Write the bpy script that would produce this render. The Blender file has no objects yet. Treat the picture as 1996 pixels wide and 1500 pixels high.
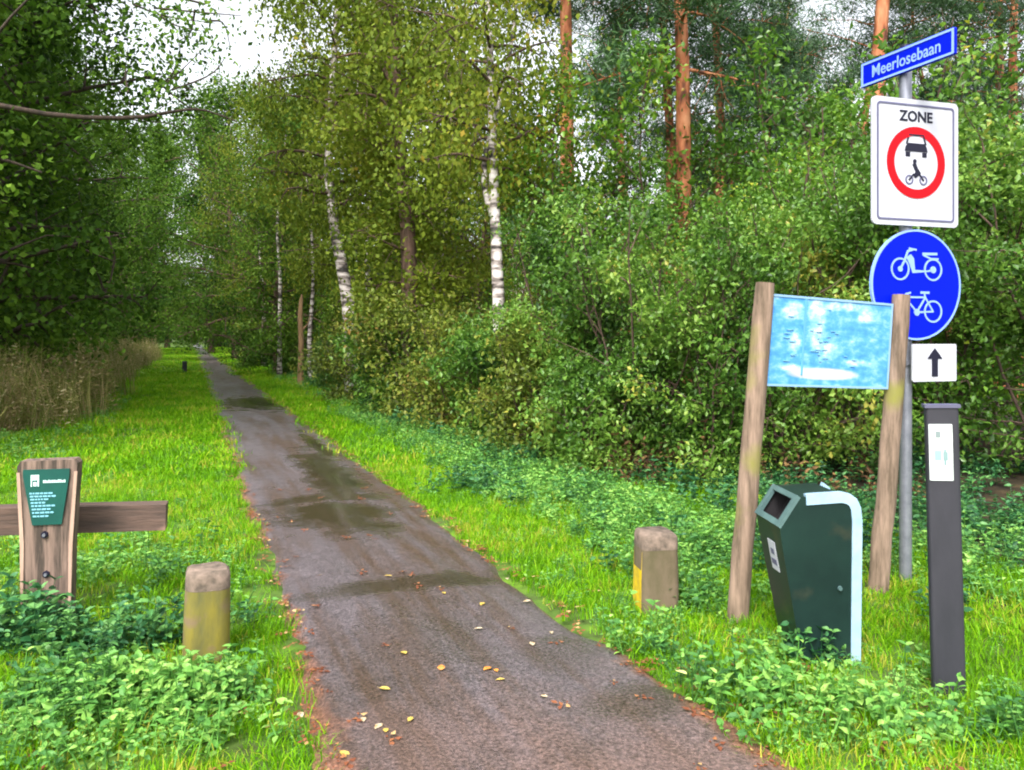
import bpy, bmesh, math, random
import numpy as np
from mathutils import Vector, Matrix
random.seed(7)
RNG = np.random.default_rng(7)
R = math.radians
C = bpy.context.scene.collection
SC = bpy.context.scene

# ------------------------------------------------------------------ camera, sky, sun, exposure
FPX, CX, HY, CAMH = 1566.0, 998.0, 655.0, 1.5      # focal length in photo pixels, centre, horizon row, eye height
cam = bpy.data.cameras.new('camera'); camo = bpy.data.objects.new('camera', cam); C.objects.link(camo)
camo.location = (0, 0, CAMH); camo.rotation_euler = (R(90), 0, 0)
cam.sensor_width = 36; cam.lens = 36 * FPX / 1996
cam.shift_y = -(750 - HY) / 1996
cam.clip_end = 2000; cam.clip_start = 0.05
SC.camera = camo
SUN_EL, SUN_AZ = R(52), R(200)                    # azimuth: compass-style from +Y, clockwise
w = bpy.data.worlds.new('World'); SC.world = w; w.use_nodes = True
nt = w.node_tree; bg = nt.nodes['Background']
sky = nt.nodes.new('ShaderNodeTexSky'); sky.sky_type = 'NISHITA'; sky.sun_disc = False
sky.sun_elevation = SUN_EL; sky.sun_rotation = SUN_AZ; sky.dust_density = 4; sky.air_density = 1
hs = nt.nodes.new('ShaderNodeHueSaturation'); hs.inputs['Saturation'].default_value = 0.22; hs.inputs['Value'].default_value = 1.25
nt.links.new(sky.outputs[0], hs.inputs['Color']); nt.links.new(hs.outputs[0], bg.inputs[0])
bg.inputs[1].default_value = 0.15
sun = bpy.data.lights.new('sun', 'SUN'); sun.energy = 1.5; sun.angle = R(14); sun.color = (1, .96, .9)
suno = bpy.data.objects.new('sun', sun); C.objects.link(suno)
sd = Vector((math.sin(SUN_AZ) * math.cos(SUN_EL), math.cos(SUN_AZ) * math.cos(SUN_EL), math.sin(SUN_EL)))
suno.rotation_euler = (-sd).to_track_quat('-Z', 'Y').to_euler(); suno.location = sd * 50
vs = SC.view_settings; vs.view_transform = 'Standard'; vs.look = 'None'; vs.gamma = 1; vs.use_curve_mapping = False
vs.exposure = 1.32
cy = SC.cycles
cy.use_denoising = True; cy.max_bounces = 8; cy.diffuse_bounces = 4; cy.glossy_bounces = 2; cy.transmission_bounces = 4
cy.transparent_max_bounces = 4; cy.caustics_reflective = False; cy.caustics_refractive = False
cy.filter_width = 2.0

# ------------------------------------------------------------------ coordinates
U = np.array([-0.3722, 0.9282]); V = np.array([0.9282, 0.3722])     # along the path, across it
T0, T1 = 0.455, 1.875                                                # path edges (m, across)
def PT(s, t): return (s * U[0] + t * V[0], s * U[1] + t * V[1])
def P(px, py, d): return Vector(((px - CX) / FPX * d, d, CAMH - (py - HY) / FPX * d))
def G(px, py):
    d = CAMH * FPX / (py - HY); return Vector(((px - CX) / FPX * d, d, 0))
def H(x, y):
    x = np.asarray(x, float); y = np.asarray(y, float)
    t = x * V[0] + y * V[1]
    off = np.clip(np.maximum(T0 - t, t - T1), 0, None)
    a = np.clip(off / 1.5, 0, 1)
    return a * (0.035 * np.sin(x * 1.7 + 2 * np.sin(y * .8)) + 0.03 * np.sin(y * 1.3 + x * .6) + 0.02) + 0.02 * np.clip(off / .3, 0, 1)
def Hf(x, y): return float(H(x, y))

# ------------------------------------------------------------------ material helpers
def newmat(name):
    m = bpy.data.materials.new(name); m.use_nodes = True
    n = m.node_tree.nodes; n.clear()
    out = n.new('ShaderNodeOutputMaterial')
    return m, n, m.node_tree.links, out
def ramp(n, stops):
    r = n.new('ShaderNodeValToRGB'); e = r.color_ramp.elements
    while len(e) > 1: e.remove(e[-1])
    e[0].position = stops[0][0]; e[0].color = (*stops[0][1], 1)
    for p, c in stops[1:]:
        q = e.new(p); q.color = (*c, 1)
    return r
def pbr(name, col, rough=.6, col2=None, scale=8, stretch=(1, 1, 1), bump=0.0, metal=0, spec=.5, detail=5, contrast=(.35, .65), dirt=None):
    m, n, l, out = newmat(name)
    b = n.new('ShaderNodeBsdfPrincipled'); l.new(b.outputs[0], out.inputs[0])
    b.inputs['Roughness'].default_value = rough; b.inputs['Metallic'].default_value = metal
    b.inputs['Specular IOR Level'].default_value = spec
    tc = n.new('ShaderNodeTexCoord'); mp = n.new('ShaderNodeMapping'); mp.inputs['Scale'].default_value = stretch
    l.new(tc.outputs['Object'], mp.inputs[0])
    no = n.new('ShaderNodeTexNoise'); no.inputs['Scale'].default_value = scale; no.inputs['Detail'].default_value = detail
    no.inputs['Roughness'].default_value = .65
    l.new(mp.outputs[0], no.inputs[0])
    c2 = col2 or tuple(c * .75 for c in col)
    r = ramp(n, [(contrast[0], c2), (contrast[1], col)]); l.new(no.outputs['Fac'], r.inputs[0])
    src = r.outputs[0]
    if dirt:
        n2 = n.new('ShaderNodeTexNoise'); n2.inputs['Scale'].default_value = dirt[1]; n2.inputs['Detail'].default_value = 6
        l.new(tc.outputs['Object'], n2.inputs[0])
        r2 = ramp(n, [(dirt[2], (0, 0, 0)), (dirt[2] + .12, (1, 1, 1))]); l.new(n2.outputs['Fac'], r2.inputs[0])
        mx = n.new('ShaderNodeMix'); mx.data_type = 'RGBA'; l.new(r2.outputs[0], mx.inputs[0]); l.new(src, mx.inputs[6])
        mx.inputs[7].default_value = (*dirt[0], 1); src = mx.outputs[2]
    l.new(src, b.inputs['Base Color'])
    if bump:
        bp = n.new('ShaderNodeBump'); bp.inputs['Strength'].default_value = bump; bp.inputs['Distance'].default_value = .01
        l.new(no.outputs['Fac'], bp.inputs['Height']); l.new(bp.outputs[0], b.inputs['Normal'])
    return m
def leafmat(name, stops, trans=.35, rough=.45, spec=.35, wvar=.25, wscale=.6):
    """leaf colour: a ramp over each leaf's own random number, shifted by plant and by broad patches"""
    m, n, l, out = newmat(name)
    at = n.new('ShaderNodeAttribute'); at.attribute_name = 'rnd'
    oi = n.new('ShaderNodeObjectInfo')
    gp = n.new('ShaderNodeNewGeometry'); no = n.new('ShaderNodeTexNoise'); no.inputs['Scale'].default_value = wscale; no.inputs['Detail'].default_value = 3
    l.new(gp.outputs['Position'], no.inputs[0])
    def math_(op, a, b_):
        q = n.new('ShaderNodeMath'); q.operation = op
        for i, v in enumerate((a, b_)):
            if hasattr(v, 'name'): l.new(v, q.inputs[i])
            else: q.inputs[i].default_value = v
        return q.outputs[0]
    o = math_('MULTIPLY', math_('SUBTRACT', oi.outputs['Random'], .5), .22)
    nn = math_('MULTIPLY', math_('SUBTRACT', no.outputs['Fac'], .5), wvar * 4)
    f = math_('ADD', math_('ADD', at.outputs['Fac'], o), nn)
    r = ramp(n, stops); l.new(f, r.inputs[0])
    b = n.new('ShaderNodeBsdfPrincipled'); b.inputs['Roughness'].default_value = rough; b.inputs['Specular IOR Level'].default_value = spec
    l.new(r.outputs[0], b.inputs['Base Color'])
    tr = n.new('ShaderNodeBsdfTranslucent'); l.new(r.outputs[0], tr.inputs[0])
    mx = n.new('ShaderNodeMixShader'); mx.inputs[0].default_value = trans
    l.new(b.outputs[0], mx.inputs[1]); l.new(tr.outputs[0], mx.inputs[2]); l.new(mx.outputs[0], out.inputs[0])
    return m

M = {}
M['oak'] = leafmat('oak_leaves', [(0, (.02, .05, .007)), (.35, (.055, .13, .012)), (.7, (.12, .23, .02)), (1, (.20, .33, .035))], .32, .6, .15)
M['oakfar'] = leafmat('woodland_leaves', [(0, (.02, .06, .012)), (.4, (.065, .15, .016)), (.8, (.14, .25, .025)), (1, (.17, .27, .035))], .32, .6, .12)
M['birch'] = leafmat('birch_leaves', [(0, (.05, .09, .01)), (.35, (.12, .18, .015)), (.7, (.20, .26, .024)), (.93, (.26, .26, .028)), (1, (.36, .26, .03))], .38, .6, .18)
M['pine'] = leafmat('pine_needles', [(0, (.02, .06, .022)), (.5, (.055, .135, .045)), (1, (.12, .23, .08))], .15, .5)
M['shrub'] = leafmat('shrub_leaves', [(0, (.025, .07, .012)), (.35, (.085, .20, .025)), (.7, (.18, .33, .045)), (.93, (.28, .41, .07)), (1, (.40, .38, .06))], .38, .4, .4, .5, .7)
M['sapling'] = leafmat('sapling_leaves', [(0, (.04, .09, .012)), (.4, (.09, .22, .025)), (.8, (.18, .34, .03)), (.95, (.36, .38, .03)), (1, (.40, .24, .03))], .4, .35, .5)
M['olivebrown'] = leafmat('olive_brown_leaves', [(0, (.05, .07, .012)), (.4, (.12, .18, .022)), (.7, (.20, .24, .03)), (.92, (.27, .22, .05)), (1, (.34, .20, .06))], .3, .5, .3)
M['herb'] = leafmat('herb_leaves', [(0, (.05, .16, .04)), (.5, (.14, .36, .06)), (1, (.32, .54, .11))], .3, .45, .35, .4, 2.2)
M['nettle'] = leafmat('nettle_leaves', [(0, (.015, .075, .025)), (.5, (.04, .16, .05)), (1, (.14, .33, .08))], .25, .45, .35, .35, 2.2)
M['grass'] = leafmat('grass_blades', [(0, (.09, .24, .004)), (.5, (.145, .38, .004)), (.9, (.27, .50, .005)), (1, (.42, .42, .05))], .4, .55, .2, .45, 1.1)
M['dry'] = leafmat('dry_grass_blades', [(0, (.10, .14, .025)), (.35, (.23, .25, .06)), (.65, (.38, .31, .13)), (.85, (.48, .34, .20)), (1, (.58, .50, .30))], .3, .7, .2, .3, .5)
M['brown'] = leafmat('withered_leaves', [(0, (.03, .014, .008)), (.5, (.09, .045, .02)), (1, (.22, .13, .05))], .2, .7, .2)
M['litter'] = leafmat('leaf_litter', [(0, (.07, .022, .012)), (.5, (.20, .065, .03)), (.85, (.34, .15, .06)), (1, (.6, .45, .2))], .1, .6, .3)

M['oakbark'] = pbr('dark_bark', (.09, .06, .045), .9, (.03, .022, .016), 6, (3, 3, .5), .8)
M['brownbark'] = pbr('brown_bark', (.17, .10, .07), .9, (.05, .03, .02), 6, (3, 3, .6), .8)
M['twig'] = pbr('twig_bark', (.12, .075, .05), .9, (.05, .03, .025), 9)
M['deadwood'] = pbr('dead_wood', (.36, .22, .11), .9, (.16, .10, .05), 5, (3, 3, .5), .5)
# birch bark: white with dark cross bands and grey base
m, n, l, out = newmat('birch_bark'); M['birchbark'] = m
b = n.new('ShaderNodeBsdfPrincipled'); b.inputs['Roughness'].default_value = .7; l.new(b.outputs[0], out.inputs[0])
tc = n.new('ShaderNodeTexCoord'); mp = n.new('ShaderNodeMapping'); mp.inputs['Scale'].default_value = (2.0, 2.0, 7); l.new(tc.outputs['Object'], mp.inputs[0])
no = n.new('ShaderNodeTexNoise'); no.inputs['Scale'].default_value = 1.6; no.inputs['Detail'].default_value = 5; l.new(mp.outputs[0], no.inputs[0])
r = ramp(n, [(.40, (.03, .025, .022)), (.47, (.22, .18, .16)), (.56, (.55, .49, .46)), (.7, (.72, .67, .64))]); l.new(no.outputs['Fac'], r.inputs[0])
l.new(r.outputs[0], b.inputs['Base Color'])
# pine bark: orange flakes high up, greyer low down
m, n, l, out = newmat('pine_bark'); M['pinebark'] = m
b = n.new('ShaderNodeBsdfPrincipled'); b.inputs['Roughness'].default_value = .8; l.new(b.outputs[0], out.inputs[0])
tc = n.new('ShaderNodeTexCoord'); mp = n.new('ShaderNodeMapping'); mp.inputs['Scale'].default_value = (3, 3, .9); l.new(tc.outputs['Object'], mp.inputs[0])
no = n.new('ShaderNodeTexNoise'); no.inputs['Scale'].default_value = 2.5; no.inputs['Detail'].default_value = 6; l.new(mp.outputs[0], no.inputs[0])
r = ramp(n, [(.36, (.12, .04, .02)), (.5, (.46, .15, .06)), (.68, (.62, .27, .13))]); l.new(no.outputs['Fac'], r.inputs[0])
l.new(r.outputs[0], b.inputs['Base Color'])
bp = n.new('ShaderNodeBump'); bp.inputs['Distance'].default_value = .02; l.new(no.outputs['Fac'], bp.inputs['Height']); l.new(bp.outputs[0], b.inputs['Normal'])

# ------------------------------------------------------------------ mesh helpers
def link(name, mesh, mat=None, parent=None, smooth=False):
    o = bpy.data.objects.new(name, mesh); C.objects.link(o)
    if mat is not None and len(mesh.materials) == 0: mesh.materials.append(mat)
    if parent: o.parent = parent
    if smooth: mesh.shade_smooth()
    return o
def empty(name, loc=(0, 0, 0), rz=0):
    o = bpy.data.objects.new(name, None); C.objects.link(o); o.empty_display_size = .1
    o.location = loc; o.rotation_euler = (0, 0, rz); return o
def tag(o, label=None, cat=None, group=None, kind=None):
    if label: o['label'] = label
    if cat: o['category'] = cat
    if group: o['group'] = group
    if kind: o['kind'] = kind
    return o
def npmesh(name, verts, faces, mat, rnd=None, smooth=False):
    """verts (N,3); faces list/array (all the same size or a list of lists); rnd per vertex"""
    me = bpy.data.meshes.new(name)
    verts = np.asarray(verts, np.float32)
    if isinstance(faces, np.ndarray):
        k = faces.shape[1]; F = len(faces)
        me.vertices.add(len(verts)); me.vertices.foreach_set('co', verts.ravel())
        me.loops.add(F * k); me.loops.foreach_set('vertex_index', faces.astype(np.int32).ravel())
        me.polygons.add(F); me.polygons.foreach_set('loop_start', np.arange(0, F * k, k, dtype=np.int32))
        me.update(calc_edges=True)
    else:
        me.from_pydata(verts.tolist(), [], faces); me.update()
    if rnd is not None:
        a = me.attributes.new('rnd', 'FLOAT', 'POINT'); a.data.foreach_set('value', np.asarray(rnd, np.float32))
    me.materials.append(mat)
    if smooth: me.shade_smooth()
    return me
def tubes(list_, sides=6):
    vs_, fs = [], []
    for pts, rad in list_:
        pts = np.asarray(pts, float); n_ = len(pts); base = len(vs_)
        tan = np.gradient(pts, axis=0); tan /= np.linalg.norm(tan, axis=1)[:, None] + 1e-9
        ref = np.array([0, 0, 1.0]) if abs(tan[0][2]) < .9 else np.array([1.0, 0, 0])
        for i in range(n_):
            a = np.cross(tan[i], ref); a /= np.linalg.norm(a) + 1e-9; b_ = np.cross(tan[i], a)
            for k in range(sides):
                th = 2 * math.pi * k / sides
                vs_.append(pts[i] + (a * math.cos(th) + b_ * math.sin(th)) * rad[i])
        for i in range(n_ - 1):
            for k in range(sides):
                k2 = (k + 1) % sides
                fs.append([base + i * sides + k, base + i * sides + k2, base + (i + 1) * sides + k2, base + (i + 1) * sides + k])
    return np.array(vs_), np.array(fs)
def leaves(cent, L, W, rng, upbias=.5, fold=False, dirs=None, clump=None):
    """one small rhombus (or a folded four-triangle leaf) per centre"""
    N = len(cent)
    ax = rng.normal(size=(N, 3)) if dirs is None else dirs + rng.normal(size=(N, 3)) * .35
    ax[:, 2] -= .25; ax /= np.linalg.norm(ax, axis=1)[:, None]
    nn = rng.normal(size=(N, 3)); nn[:, 2] += upbias * 2
    sd_ = np.cross(ax, nn); sd_ /= np.linalg.norm(sd_, axis=1)[:, None] + 1e-9
    nm = np.cross(sd_, ax)
    sc = rng.uniform(.6, 1.25, N)[:, None]
    l_ = L * sc; w_ = W * sc
    a0 = cent - ax * l_ * .5; a1 = cent + ax * l_ * .5
    m_ = cent - ax * l_ * .05
    rn = rng.uniform(0, 1, N)
    if clump is not None: rn = .55 * clump + .45 * rn
    if fold == 'fine':
        def pt(a_, s_, n2): return cent + ax * l_ * a_ + sd_ * w_ * s_ + nm * w_ * n2
        v = np.stack([pt(-.5, 0, 0), pt(-.25, -.42, .14), pt(.12, -.36, .10), pt(.5, 0, -.22), pt(.12, .36, .10), pt(-.25, .42, .14), pt(-.22, 0, -.03), pt(.14, 0, -.06)], 1).reshape(-1, 3)
        i = np.arange(N)[:, None] * 8
        f = np.concatenate([i + np.array([q]) for q in ((0, 6, 1), (0, 5, 6), (1, 6, 7), (1, 7, 2), (6, 5, 4), (6, 4, 7), (2, 7, 3), (7, 4, 3))], 0)
        return v, f, np.repeat(rn, 8)
    if fold:
        lft = m_ - sd_ * w_ * .5 + nm * w_ * .18; rgt = m_ + sd_ * w_ * .5 + nm * w_ * .18
        a1 = a1 - nm * l_ * .15
        v = np.stack([a0, lft, a1, rgt], 1).reshape(-1, 3)
        i = np.arange(N)[:, None] * 4
        f = np.concatenate([i + np.array([[0, 2, 1]]), i + np.array([[0, 3, 2]])], 0)
        return v, f, np.repeat(rn, 4)
    lft = m_ - sd_ * w_ * .5; rgt = m_ + sd_ * w_ * .5
    v = np.stack([a0, lft, a1, rgt], 1).reshape(-1, 3)
    f = np.arange(N * 4).reshape(N, 4)
    return v, f, np.repeat(rn, 4)
def smoothpath(pts, n_):
    pts = np.asarray(pts, float)
    s = np.linspace(0, len(pts) - 1, n_); out_ = []
    for q in s:
        i = min(int(q), len(pts) - 2); t = q - i
        p0 = pts[max(i - 1, 0)]; p1 = pts[i]; p2 = pts[i + 1]; p3 = pts[min(i + 2, len(pts) - 1)]
        out_.append(.5 * (2 * p1 + (p2 - p0) * t + (2 * p0 - 5 * p1 + 4 * p2 - p3) * t * t + (3 * p1 - p0 - 3 * p2 + p3) * t ** 3))
    return np.array(out_)

def gen_tree(name, seed, path, r0, lo, R_, nprim, nsec, nleaf, L, W, barkmat, leafm, shape='round', elev=(10, 55), droop=0., sigma=.35,
             up=.5, fold=False, needle=False, stems=None, primr=.32, clumpy=1.0):
    rng = np.random.default_rng(seed)
    path = smoothpath(path, 16); Ht = path[-1][2]
    tl = []
    n_ = len(path); rad = r0 * (1 - .86 * (np.linspace(0, 1, n_)) ** 1.1); rad[0] *= 1.25
    tl.append((path, rad))
    prim = []
    if stems:
        tl = []
        for k in range(stems):
            az = 2 * math.pi * (k + rng.uniform(-.3, .3)) / stems; lean = rng.uniform(.05, .55)
            h_ = Ht * rng.uniform(.7, 1.02); q = [np.array([math.cos(az) * .06, math.sin(az) * .06, 0])]
            for j in range(6):
                q.append(q[-1] + np.array([math.cos(az) * lean, math.sin(az) * lean, 1]) * h_ / 6 + rng.normal(size=3) * .04 * Ht / 3)
            q = np.array(q); tl.append((q, r0 * np.linspace(1, .25, 7) * rng.uniform(.6, 1)))
            for j in range(nprim // stems):
                f = rng.uniform(lo, 1); idx = f * 6; i = min(int(idx), 5); p = q[i] + (q[i + 1] - q[i]) * (idx - i)
                prim.append((p, rng.uniform(0, 2 * math.pi), f, r0 * .45))
    else:
        ga = rng.uniform(0, 6.28)
        for k in range(nprim):
            f = lo + (1 - lo) * ((k + rng.uniform(0, .8)) / nprim)
            idx = f * (n_ - 1); i = min(int(idx), n_ - 2); p = path[i] + (path[i + 1] - path[i]) * (idx - i)
            prim.append((p, ga + k * 2.4 + rng.uniform(-.4, .4), f, rad[i] * primr * 1.6))
    anch, adir, acl = [], [], []
    for p, az, f, rr in prim:
        g = (f - lo) / (1 - lo + 1e-6)
        if shape == 'round': Lp = R_ * (.45 + .55 * math.sin(math.pi * min(1, .18 + g * .75)))
        elif shape == 'cone': Lp = R_ * (1.05 - .85 * g)
        elif shape == 'pine': Lp = R_ * (.55 + .45 * math.sin(math.pi * min(1, .15 + g * .8)))
        elif shape == 'vase': Lp = R_ * (.38 + .62 * min(1, g * 1.6))
        else: Lp = R_ * (1 - .5 * g)
        Lp *= rng.uniform(.65, 1.15)
        el = R(elev[0] + (elev[1] - elev[0]) * g + rng.uniform(-12, 12))
        d = np.array([math.cos(az) * math.cos(el), math.sin(az) * math.cos(el), math.sin(el)])
        q = [p]; dd = d.copy(); cl = rng.uniform()
        for j in range(6):
            dd = dd + rng.normal(size=3) * .16; dd[2] -= droop * .25 * (j / 5); dd /= np.linalg.norm(dd)
            q.append(q[-1] + dd * Lp / 6)
        q = np.array(q)
        pr = min(rr, .02 + Lp * .02) * (.55 if needle else 1); tl.append((q, np.linspace(pr, pr * .2, 7)))
        for j in range(nsec):
            ff = rng.uniform(.2, 1); idx = ff * 6; i = min(int(idx), 5); a = q[i] + (q[i + 1] - q[i]) * (idx - i)
            sdv = d * .55 + rng.normal(size=3) * .65; sdv[2] -= droop * .6; sdv /= np.linalg.norm(sdv)
            Ls = Lp * .42 * rng.uniform(.5, 1.1) * (1.15 - .5 * ff)
            q2 = [a]; 
            for jj in range(3):
                sdv = sdv + rng.normal(size=3) * .2; sdv[2] -= droop * .35; sdv /= np.linalg.norm(sdv); q2.append(q2[-1] + sdv * Ls / 3)
            q2 = np.array(q2); tl.append((q2, np.linspace(pr * .35, pr * .08, 4)))
            c2 = .6 * cl + .4 * rng.uniform()
            for jj in range(4):
                fz = rng.uniform(.25, 1.05) * 3; i2 = min(int(fz), 2)
                anch.append(q2[i2] + (q2[i2 + 1] - q2[i2]) * (fz - i2)); adir.append(sdv.copy()); acl.append(c2)
    anch = np.array(anch); adir = np.array(adir); acl = np.array(acl)
    wt = rng.gamma(1.2 * clumpy, 1, len(anch)); wt /= wt.sum()
    ii = rng.choice(len(anch), nleaf, p=wt)
    off = rng.normal(size=(nleaf, 3)) * sigma * np.array([1, 1, .7])
    if droop: off[:, 2] -= np.abs(rng.normal(size=nleaf)) * droop * sigma * 1.6
    cent = anch[ii] + off; cent[:, 2] = np.maximum(cent[:, 2], .05)
    dirs = None
    if needle:
        k = len(ii); dirs = rng.normal(size=(k, 3)); dirs[:, 2] += .6
    elif droop > .5:
        dirs = np.tile(np.array([0, 0, -1.0]), (nleaf, 1)) + rng.normal(size=(nleaf, 3)) * .5
    v, f, rn = leaves(cent, L, W, rng, up, fold, dirs, acl[ii])
    crown = npmesh(name + '_crown', v, f, leafm, rn)
    big = tl[:1] if not stems else [t for t in tl if t[1][0] > .035]; small = tl[1:] if not stems else [t for t in tl if t[1][0] <= .035]
    v1, f1 = tubes(big, 9) if big else (np.zeros((0, 3)), np.zeros((0, 4), int))
    v2, f2 = tubes(small, 5) if small else (np.zeros((0, 3)), np.zeros((0, 4), int))
    wood = npmesh(name + '_wood', np.concatenate([v1, v2]), np.concatenate([f1, f2 + len(v1)]), barkmat, smooth=True)
    wood.materials.append(M['twig'] if barkmat == M['birchbark'] else barkmat)
    wood.polygons.foreach_set('material_index', np.concatenate([np.zeros(len(f1), np.int32), np.ones(len(f2), np.int32)]))
    return wood, crown

def straight(h, wob, seed, lean=(0, 0)):
    rng = np.random.default_rng(seed)
    return [(lean[0] * f * h + rng.normal() * wob * f, lean[1] * f * h + rng.normal() * wob * f, h * f) for f in np.linspace(0, 1, 6)]
def place_tree(proto, px, d, sc, rz, name, label, cat='tree', group=None, trunkname='trunk', sz=None, crownlabel=None):
    x = (px - CX) / FPX * d
    o = empty(name, (x, d, Hf(x, d) - .05), rz); o.scale = (sc, sc, sz or sc)
    tag(o, label, cat, group)
    a = link(trunkname, proto[0], parent=o); c = link('crown', proto[1], parent=o)
    return o

# ------------------------------------------------------------------ scatter (stuff) through geometry nodes
def scatter(name, pts, rot, scl, idx, protos, label=None, cat=None, kind='stuff'):
    me = bpy.data.meshes.new(name); me.vertices.add(len(pts)); me.vertices.foreach_set('co', np.asarray(pts, np.float32).ravel())
    a = me.attributes.new('rot', 'FLOAT_VECTOR', 'POINT'); a.data.foreach_set('vector', np.asarray(rot, np.float32).ravel())
    a = me.attributes.new('scl', 'FLOAT_VECTOR', 'POINT'); a.data.foreach_set('vector', np.asarray(scl, np.float32).ravel())
    a = me.attributes.new('pick', 'INT', 'POINT'); a.data.foreach_set('value', np.asarray(idx, np.int32))
    o = link(name, me)
    ng = bpy.data.node_groups.new(name + '_nodes', 'GeometryNodeTree')
    ng.interface.new_socket('Geometry', in_out='INPUT', socket_type='NodeSocketGeometry')
    ng.interface.new_socket('Geometry', in_out='OUTPUT', socket_type='NodeSocketGeometry')
    gi = ng.nodes.new('NodeGroupInput'); go = ng.nodes.new('NodeGroupOutput'); jn = ng.nodes.new('GeometryNodeJoinGeometry')
    def attr(nm, ty):
        q = ng.nodes.new('GeometryNodeInputNamedAttribute'); q.data_type = ty; q.inputs['Name'].default_value = nm
        return [s for s in q.outputs if s.enabled and s.name == 'Attribute'][0]
    ra = attr('rot', 'FLOAT_VECTOR'); sa = attr('scl', 'FLOAT_VECTOR'); pa = attr('pick', 'INT')
    for k, pm in enumerate(protos):
        po = bpy.data.objects.new(name + '_piece', pm)
        oi = ng.nodes.new('GeometryNodeObjectInfo'); oi.inputs['Object'].default_value = po; oi.inputs['As Instance'].default_value = True
        cmp_ = ng.nodes.new('FunctionNodeCompare'); cmp_.data_type = 'INT'; cmp_.operation = 'EQUAL'
        ii = [s for s in cmp_.inputs if s.enabled and s.name in ('A', 'B')]
        ng.links.new(pa, ii[0]); ii[1].default_value = k
        ip = ng.nodes.new('GeometryNodeInstanceOnPoints')
        ng.links.new(gi.outputs[0], ip.inputs['Points']); ng.links.new(cmp_.outputs[0], ip.inputs['Selection'])
        ng.links.new(oi.outputs['Geometry'], ip.inputs['Instance']); ng.links.new(ra, ip.inputs['Rotation']); ng.links.new(sa, ip.inputs['Scale'])
        ng.links.new(ip.outputs[0], jn.inputs[0])
    ng.links.new(jn.outputs[0], go.inputs[0])
    md = o.modifiers.new('scatter', 'NODES'); md.node_group = ng
    tag(o, label, cat, None, kind)
    return o
def spread(n_, s0, s1, t0, t1, rng=RNG, keep=None):
    s = rng.uniform(s0, s1, n_); t = rng.uniform(t0, t1, n_)
    if keep is not None:
        k = keep(s, t); s, t = s[k], t[k]
    x = s * U[0] + t * V[0]; y = s * U[1] + t * V[1]
    return np.stack([x, y, H(x, y)], 1)
def scat_args(p, smin, smax, tilt, nproto, rng=RNG, zvar=.25):
    n_ = len(p)
    rot = np.stack([rng.normal(size=n_) * tilt, rng.normal(size=n_) * tilt, rng.uniform(0, 6.28, n_)], 1)
    s = rng.uniform(smin, smax, n_)
    scl = np.stack([s, s, s * rng.uniform(1 - zvar, 1 + zvar, n_)], 1)
    return rot, scl, rng.integers(0, nproto, n_)

def blade_tuft(name, nb, hmin, hmax, rad, wid, bend, mat, seed, segs=3):
    rng = np.random.default_rng(seed); v, f, rn = [], [], []
    for k in range(nb):
        a = rng.uniform(0, 6.28); r_ = rad * math.sqrt(rng.uniform()); b0 = np.array([r_ * math.cos(a), r_ * math.sin(a), -.01])
        az = rng.uniform(0, 6.28); dirv = np.array([math.cos(az), math.sin(az), 0]); sdv = np.array([-math.sin(az), math.cos(az), 0])
        h_ = rng.uniform(hmin, hmax); bd = bend * rng.uniform(.3, 1.3) * h_; rr = rng.uniform(); base = len(v)
        for j in range(segs):
            q = j / segs; c = b0 + dirv * bd * q * q + np.array([0, 0, h_ * q]); ww = wid * (1 - q * .75) * .5
            v += [c - sdv * ww, c + sdv * ww]; rn += [rr, rr]
        v.append(b0 + dirv * bd + np.array([0, 0, h_ * (1 - .25 * bend)])); rn.append(rr)
        for j in range(segs - 1): f.append([base + 2 * j, base + 2 * j + 1, base + 2 * j + 3, base + 2 * j + 2])
        f.append([base + 2 * segs - 2, base + 2 * segs - 1, base + 2 * segs])
    return npmesh(name, v, f, mat, rn)
def herb(name, nst, h, L, W, mat, seed, spreadr=.12, step=.05):
    rng = np.random.default_rng(seed); cents, dirs = [], []
    st = []
    for k in range(nst):
        a = rng.uniform(0, 6.28); r_ = spreadr * math.sqrt(rng.uniform()); b0 = np.array([r_ * math.cos(a), r_ * math.sin(a), 0])
        hh = h * rng.uniform(.5, 1.05); ln = rng.normal(size=2) * .18
        top = b0 + np.array([ln[0] * hh, ln[1] * hh, hh]); st.append(([b0, (b0 + top) / 2, top], [.003, .0025, .0015]))
        nn = max(2, int(hh / step)); ph = rng.uniform(0, 6.28)
        for j in range(nn + 1):
            q = (j + .6) / (nn + 1)
            for s in (0, 1):
                an = ph + j * 1.57 + s * math.pi + rng.normal() * .3
                dv = np.array([math.cos(an), math.sin(an), .15 + .5 * q])
                cents.append(b0 + (top - b0) * q + dv * L * .55 * (1.1 - .5 * q)); dirs.append(dv)
    v, f, rn = leaves(np.array(cents), L, W, rng, 1.1, 'fine', np.array(dirs) * 1.6)
    v2, f2 = tubes([(np.array(p), r_) for p, r_ in st], 3)
    fl = [list(map(int, q)) for q in f] + [[int(i) + len(v) for i in q] for q in f2]
    return npmesh(name, np.concatenate([v, v2]), fl, mat, np.concatenate([rn, np.full(len(v2), .3)]))

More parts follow.
